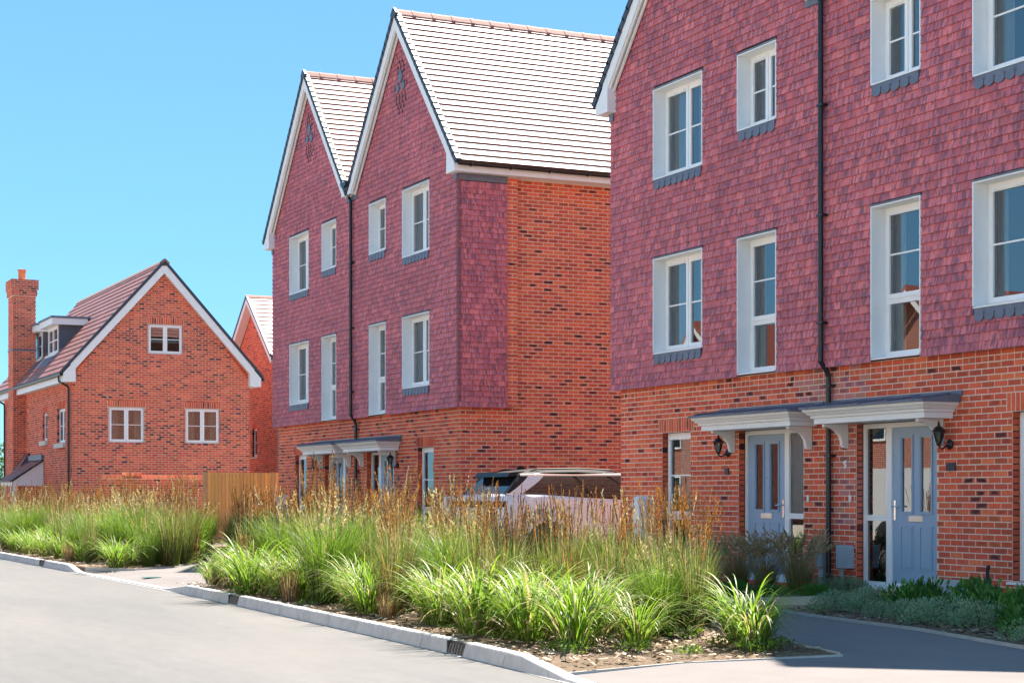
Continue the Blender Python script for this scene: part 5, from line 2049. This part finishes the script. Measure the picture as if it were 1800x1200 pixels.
protos('reed', 5, reed)
protos('reedb', 3, reed, True)
protos('reedr', 2, reed, False, True)
protos('fine', 4, fine)
protos('lily', 5, lily)
protos('tan', 2, tan_tuft)
protos('feather', 3, feather)
protos('weed', 3, weed)
protos('silver', 3, shrub, 1900, 0.34, 0.26, 0.026, 0.22, SILVER, 0.6)
protos('gloss', 3, shrub, 620, 0.36, 0.36, 0.085, 0.20, GLOSS, 0.7)
protos('mound', 2, shrub, 1700, 0.27, 0.20, 0.034, 0.12, MOUND, 0.8)

NAMES = {'reed': ('reed_clump', 'tall brown-spiked reed clump', 'seed_heads'),
         'reedb': ('reed_clump', 'rusty-based reed clump', 'seed_heads'),
         'reedr': ('reed_clump', 'reed clump with orange-brown spikes', 'seed_heads'),
         'fine': ('fountain_clump', 'fine arching green clump', 'seed_heads'),
         'lily': ('strap_leaf_clump', 'lime strap-leaved clump', 'dry_leaves'),
         'tan': ('dry_tuft', 'small tan dry tuft', 'green_blades'),
         'feather': ('plume_clump', 'feathery beige plume clump', 'plumes'),
         'weed': ('low_weed', 'low green weed patch', 'stalks'),
         'silver': ('silver_shrub', 'low silver-green shrub', 'stems'),
         'gloss': ('glossy_shrub', 'dark glossy-leaved shrub', 'stems'),
         'mound': ('mound_plant', 'rounded bright green mound', 'stems')}
ORD = ['first', 'second', 'third', 'fourth', 'fifth', 'sixth', 'seventh', 'eighth', 'ninth']
PLANTS = []


def where(x, y):
    """which findable spot a plant stands by"""
    if y > -3.9:
        if x < -3:
            return 'before the farther doors'
        if x < 6.4:
            return 'before the near left door'
        if x < 8.8:
            return 'beside the buff slab path'
        return 'against the right-hand brick front' if y > -2.0 else 'along the tarmac path edge'
    r_ = 'front row' if y < -6.75 else ('middle row' if y < -5.5 else 'back row')
    if x < -11:
        return r_ + ' of far-left bed'
    if x < -3:
        return r_ + ' beyond the dropped crossing'
    if x < 3:
        return r_ + ' at near bed\'s left end'
    if x < 6:
        return r_ + ' by the second gully'
    if x < 9:
        return r_ + ' in mid near bed'
    if x < 11.4:
        return r_ + ' by the nearest gully'
    return r_ + ' at near bed\'s pointed end'


def plant(kind, x, y, z=0.10, scale=1.0):
    nm, lb, second = NAMES[kind]
    lab = lb + ' ' + where(x, y)
    t = thing(nm, (x, y, z), lab, 'plant', lab)
    PLANTS.append(t)
    t.rotation_euler = (0, 0, U(0, 6.28))
    s_ = scale * U(0.9, 1.1)
    t.scale = (s_ * U(0.95, 1.1), s_ * U(0.95, 1.1), s_)
    L, S = random.choice(PROTO[kind])
    add('leaves', L, t)
    add(second, S, t, kind='stuff' if kind == 'weed' else None)
    return t


# front edge of the beds, placed as they stand
PLACED = [('lily', 12.4, -5.45, 1.1), ('lily', 12.8, -5.6, 0.8), ('reed', 10.8, -5.35, 1.05), ('reed', 10.25, -4.85, 1.1), ('reed', 10.35, -5.65, 1.0), ('reedr', 9.7, -4.55, 1.05), ('reedr', 10.65, -4.85, 1.0), ('reed', 11.35, -5.35, 0.9), ('fine', 11.5, -5.75, 0.75), ('lily', 12.05, -6.9, 1.2), ('lily', 12.3, -6.45, 0.8),
          ('lily', 11.35, -6.35, 1.1), ('lily', 10.9, -6.0, 1.0), ('fine', 11.15, -5.6, 0.9), ('reedb', 9.95, -6.7, 0.95), ('lily', 10.75, -6.75, 0.8), ('lily', 9.2, -6.95, 1.0), ('lily', 8.75, -6.75, 0.95),
          ('reedb', 8.0, -7.0, 0.95), ('lily', 6.75, -6.85, 1.05), ('lily', 6.2, -6.75, 0.95), ('fine', 5.55, -6.9, 1.15), ('fine', 5.1, -6.6, 1.2), ('tan', 5.05, -7.15, 1.0),
          ('tan', 8.35, -7.2, 0.75), ('lily', 4.2, -6.95, 0.95), ('lily', 3.7, -6.9, 0.9), ('reed', 2.6, -6.95, 0.6), ('lily', 1.9, -6.95, 0.8), ('reed', 1.2, -6.95, 0.55), ('lily', 0.75, -6.9, 0.7), ('fine', 0.6, -6.4, 0.7), ('reedr', 1.0, -5.1, 1.12), ('reedr', 1.5, -4.8, 1.15), ('reedr', 0.8, -5.6, 1.05), ('reedr', 2.0, -4.75, 1.1), ('reedr', 1.45, -5.35, 1.1),
          ('lily', -6.9, -6.55, 0.95), ('reed', -7.5, -6.9, 0.95), ('lily', -8.6, -6.85, 0.95), ('tan', -8.4, -7.15, 0.9), ('lily', -10.2, -6.95, 0.9), ('lily', -11.6, -7.0, 0.9),
          ('lily', -13.0, -7.05, 0.9), ('lily', -14.4, -7.1, 0.9), ('lily', -6.1, -6.5, 0.8), ('fine', -5.6, -6.3, 0.7)]
taken = []
for k, x, y, s_ in PLACED:
    plant(k, x, y, 0.10, s_)
    taken.append((x, y))


def fill(poly, n, mix, gap, x0, x1, y0, y1, z=0.10, sc0=0.9, sc1=1.08):
    tries = 0
    c = 0
    while c < n and tries < n * 60:
        tries += 1
        x, y = U(x0, x1), U(y0, y1)
        if not inside((x, y), poly) or any((x - a) ** 2 + (y - b) ** 2 < gap * gap for a, b in taken):
            continue
        k = random.choices([m_[0] for m_ in mix], [m_[1] for m_ in mix])[0]
        plant(k, x, y, z, U(sc0, sc1) * (1.0 if k == 'lily' or y > -4.0 else 1.18 if (x < 4.5 and y < -4.0) else 1.0))
        taken.append((x, y))
        c += 1


fill(BED1, 30, [('lily', 6), ('fine', 2), ('reed', 1)], 0.46, 1.0, 11.8, -7.1, -6.2, sc0=0.95, sc1=1.2)
fill(BED1, 95, [('reed', 5), ('reedb', 1.5), ('fine', 3.5), ('lily', 1.6)], 0.38, 0.6, 10.5, -6.5, -4.3)
fill(BED2, 34, [('lily', 6), ('reed', 1), ('fine', 2)], 0.6, -18, -5.4, -7.1, -6.2, sc0=0.8, sc1=1.0)
fill(BED2, 105, [('reed', 5), ('fine', 4), ('reedb', 1.5), ('lily', 1)], 0.42, -20, -5.6, -6.4, -4.6)
fill(BED2, 34, [('reed', 5), ('fine', 3)], 0.75, -32, -20, -7.3, -4.6)
for i in range(14):
    x, y = U(2, 13.2), U(-7.35, -5.6)
    if inside((x, y), BED1):
        plant('weed', x, y, 0.10, U(0.7, 1.2))
for x, y in ((12.9, -5.5), (13.05, -5.75), (12.5, -5.75), (12.6, -7.2), (11.2, -7.2)):
    plant('weed', x, y, 0.10, U(0.9, 1.3))
# the shrubs before the near doors
BED_3 = [('feather', 5.95, -0.95, 1.0), ('feather', 6.4, -0.75, 1.05), ('feather', 5.2, -0.9, 1.0), ('feather', 4.55, -1.1, 0.9), ('mound', 6.35, -1.75, 1.0), ('mound', 6.95, -1.5, 0.9), ('mound', 7.05, -0.95, 0.9), ('mound', 5.7, -1.9, 0.9), ('mound', 6.7, -2.2, 0.7),
         ('silver', 9.35, -2.3, 0.95), ('silver', 9.75, -2.05, 1.05), ('silver', 9.15, -1.75, 1.0), ('silver', 11.45, -2.55, 1.15), ('silver', 11.95, -2.5, 1.1), ('silver', 10.95, -2.45, 0.95), ('silver', 10.4, -2.45, 0.7),
         ('gloss', 10.2, -1.85, 0.95), ('gloss', 10.65, -1.55, 1.05), ('gloss', 11.5, -1.85, 1.0), ('gloss', 12.5, -2.35, 1.1), ('gloss', 12.15, -1.7, 1.1), ('gloss', 12.85, -1.9, 1.1), ('gloss', 13.1, -2.7, 0.9),
         ('silver', 13.4, -3.05, 0.8), ('silver', 6.75, -0.22, 1.0), ('silver', 6.3, -0.2, 0.8), ('gloss', 11.2, -1.1, 0.95), ('gloss', 9.4, -1.15, 0.85), ('mound', 9.1, -1.2, 0.8), ('feather', 3.6, -1.2, 0.9), ('gloss', 2.6, -1.2, 0.9)]
for k, x, y, s_ in BED_3:
    plant(k, x, y, 0.10, s_)
fill(BED5, 22, [('reedr', 4), ('fine', 1)], 0.5, -17, -7, -2.5, -1.4, 0.10, 0.9, 1.12)
same = {}
for t in PLANTS:
    same.setdefault(t['label'], []).append(t)
for lab, ts in same.items():
    if 2 <= len(ts) <= 9:
        for i, t in enumerate(sorted(ts, key=lambda q: proj(*q.location)[0])):
            t['label'] = lab + ', ' + ORD[i] + ' from the left'


def tree(name, loc, h, rad, label, n=4200):
    t = thing(name, loc, label, 'tree')
    tr = MB()
    tr.tube([(0, 0, 0), (0.04, 0.02, h * 0.3), (-0.02, 0.05, h * 0.6), (0.03, 0.0, h * 0.85)], [0.14, 0.11, 0.07, 0.02], 8)
    for i in range(9):
        a = U(0, 6.28)
        z0 = h * U(0.25, 0.6)
        tr.tube([(0, 0, z0), (math.cos(a) * rad * 0.45, math.sin(a) * rad * 0.45, z0 + h * 0.14), (math.cos(a) * rad * 0.8, math.sin(a) * rad * 0.8, z0 + h * 0.2)], [0.05, 0.03, 0.01], 6)
    tr.build('trunk', 'bark', t)
    P = Plant()
    blobs = [(U(-.6, .6) * rad, U(-.6, .6) * rad, h * U(0.35, 0.9), U(0.3, 0.5) * rad) for _ in range(26)]
    for i in range(n):
        bx, by, bz, br = random.choice(blobs)
        v = rng.normal(size=3)
        v /= np.linalg.norm(v)
        q = br * (0.5 + 0.5 * random.random() ** 0.5)
        P.leaf((bx + v[0] * q, by + v[1] * q, bz + v[2] * q), v + rng.normal(size=3) * 0.6, U(0.09, 0.17), 0.3, pick(DEEP + GREEN[:2], 0.8, 1.3))
    add('crown', P.mesh('crown'), t)
    return t


tree('small_tree', (-67.5, 0.6, 0), 3.9, 2.4, 'green tree at the left edge beyond the detached house')
tree('roadside_tree', (-50.0, -21.5, 0), 7.5, 2.8, 'leafy tree across the road, mirrored in the upper windows', 5200)
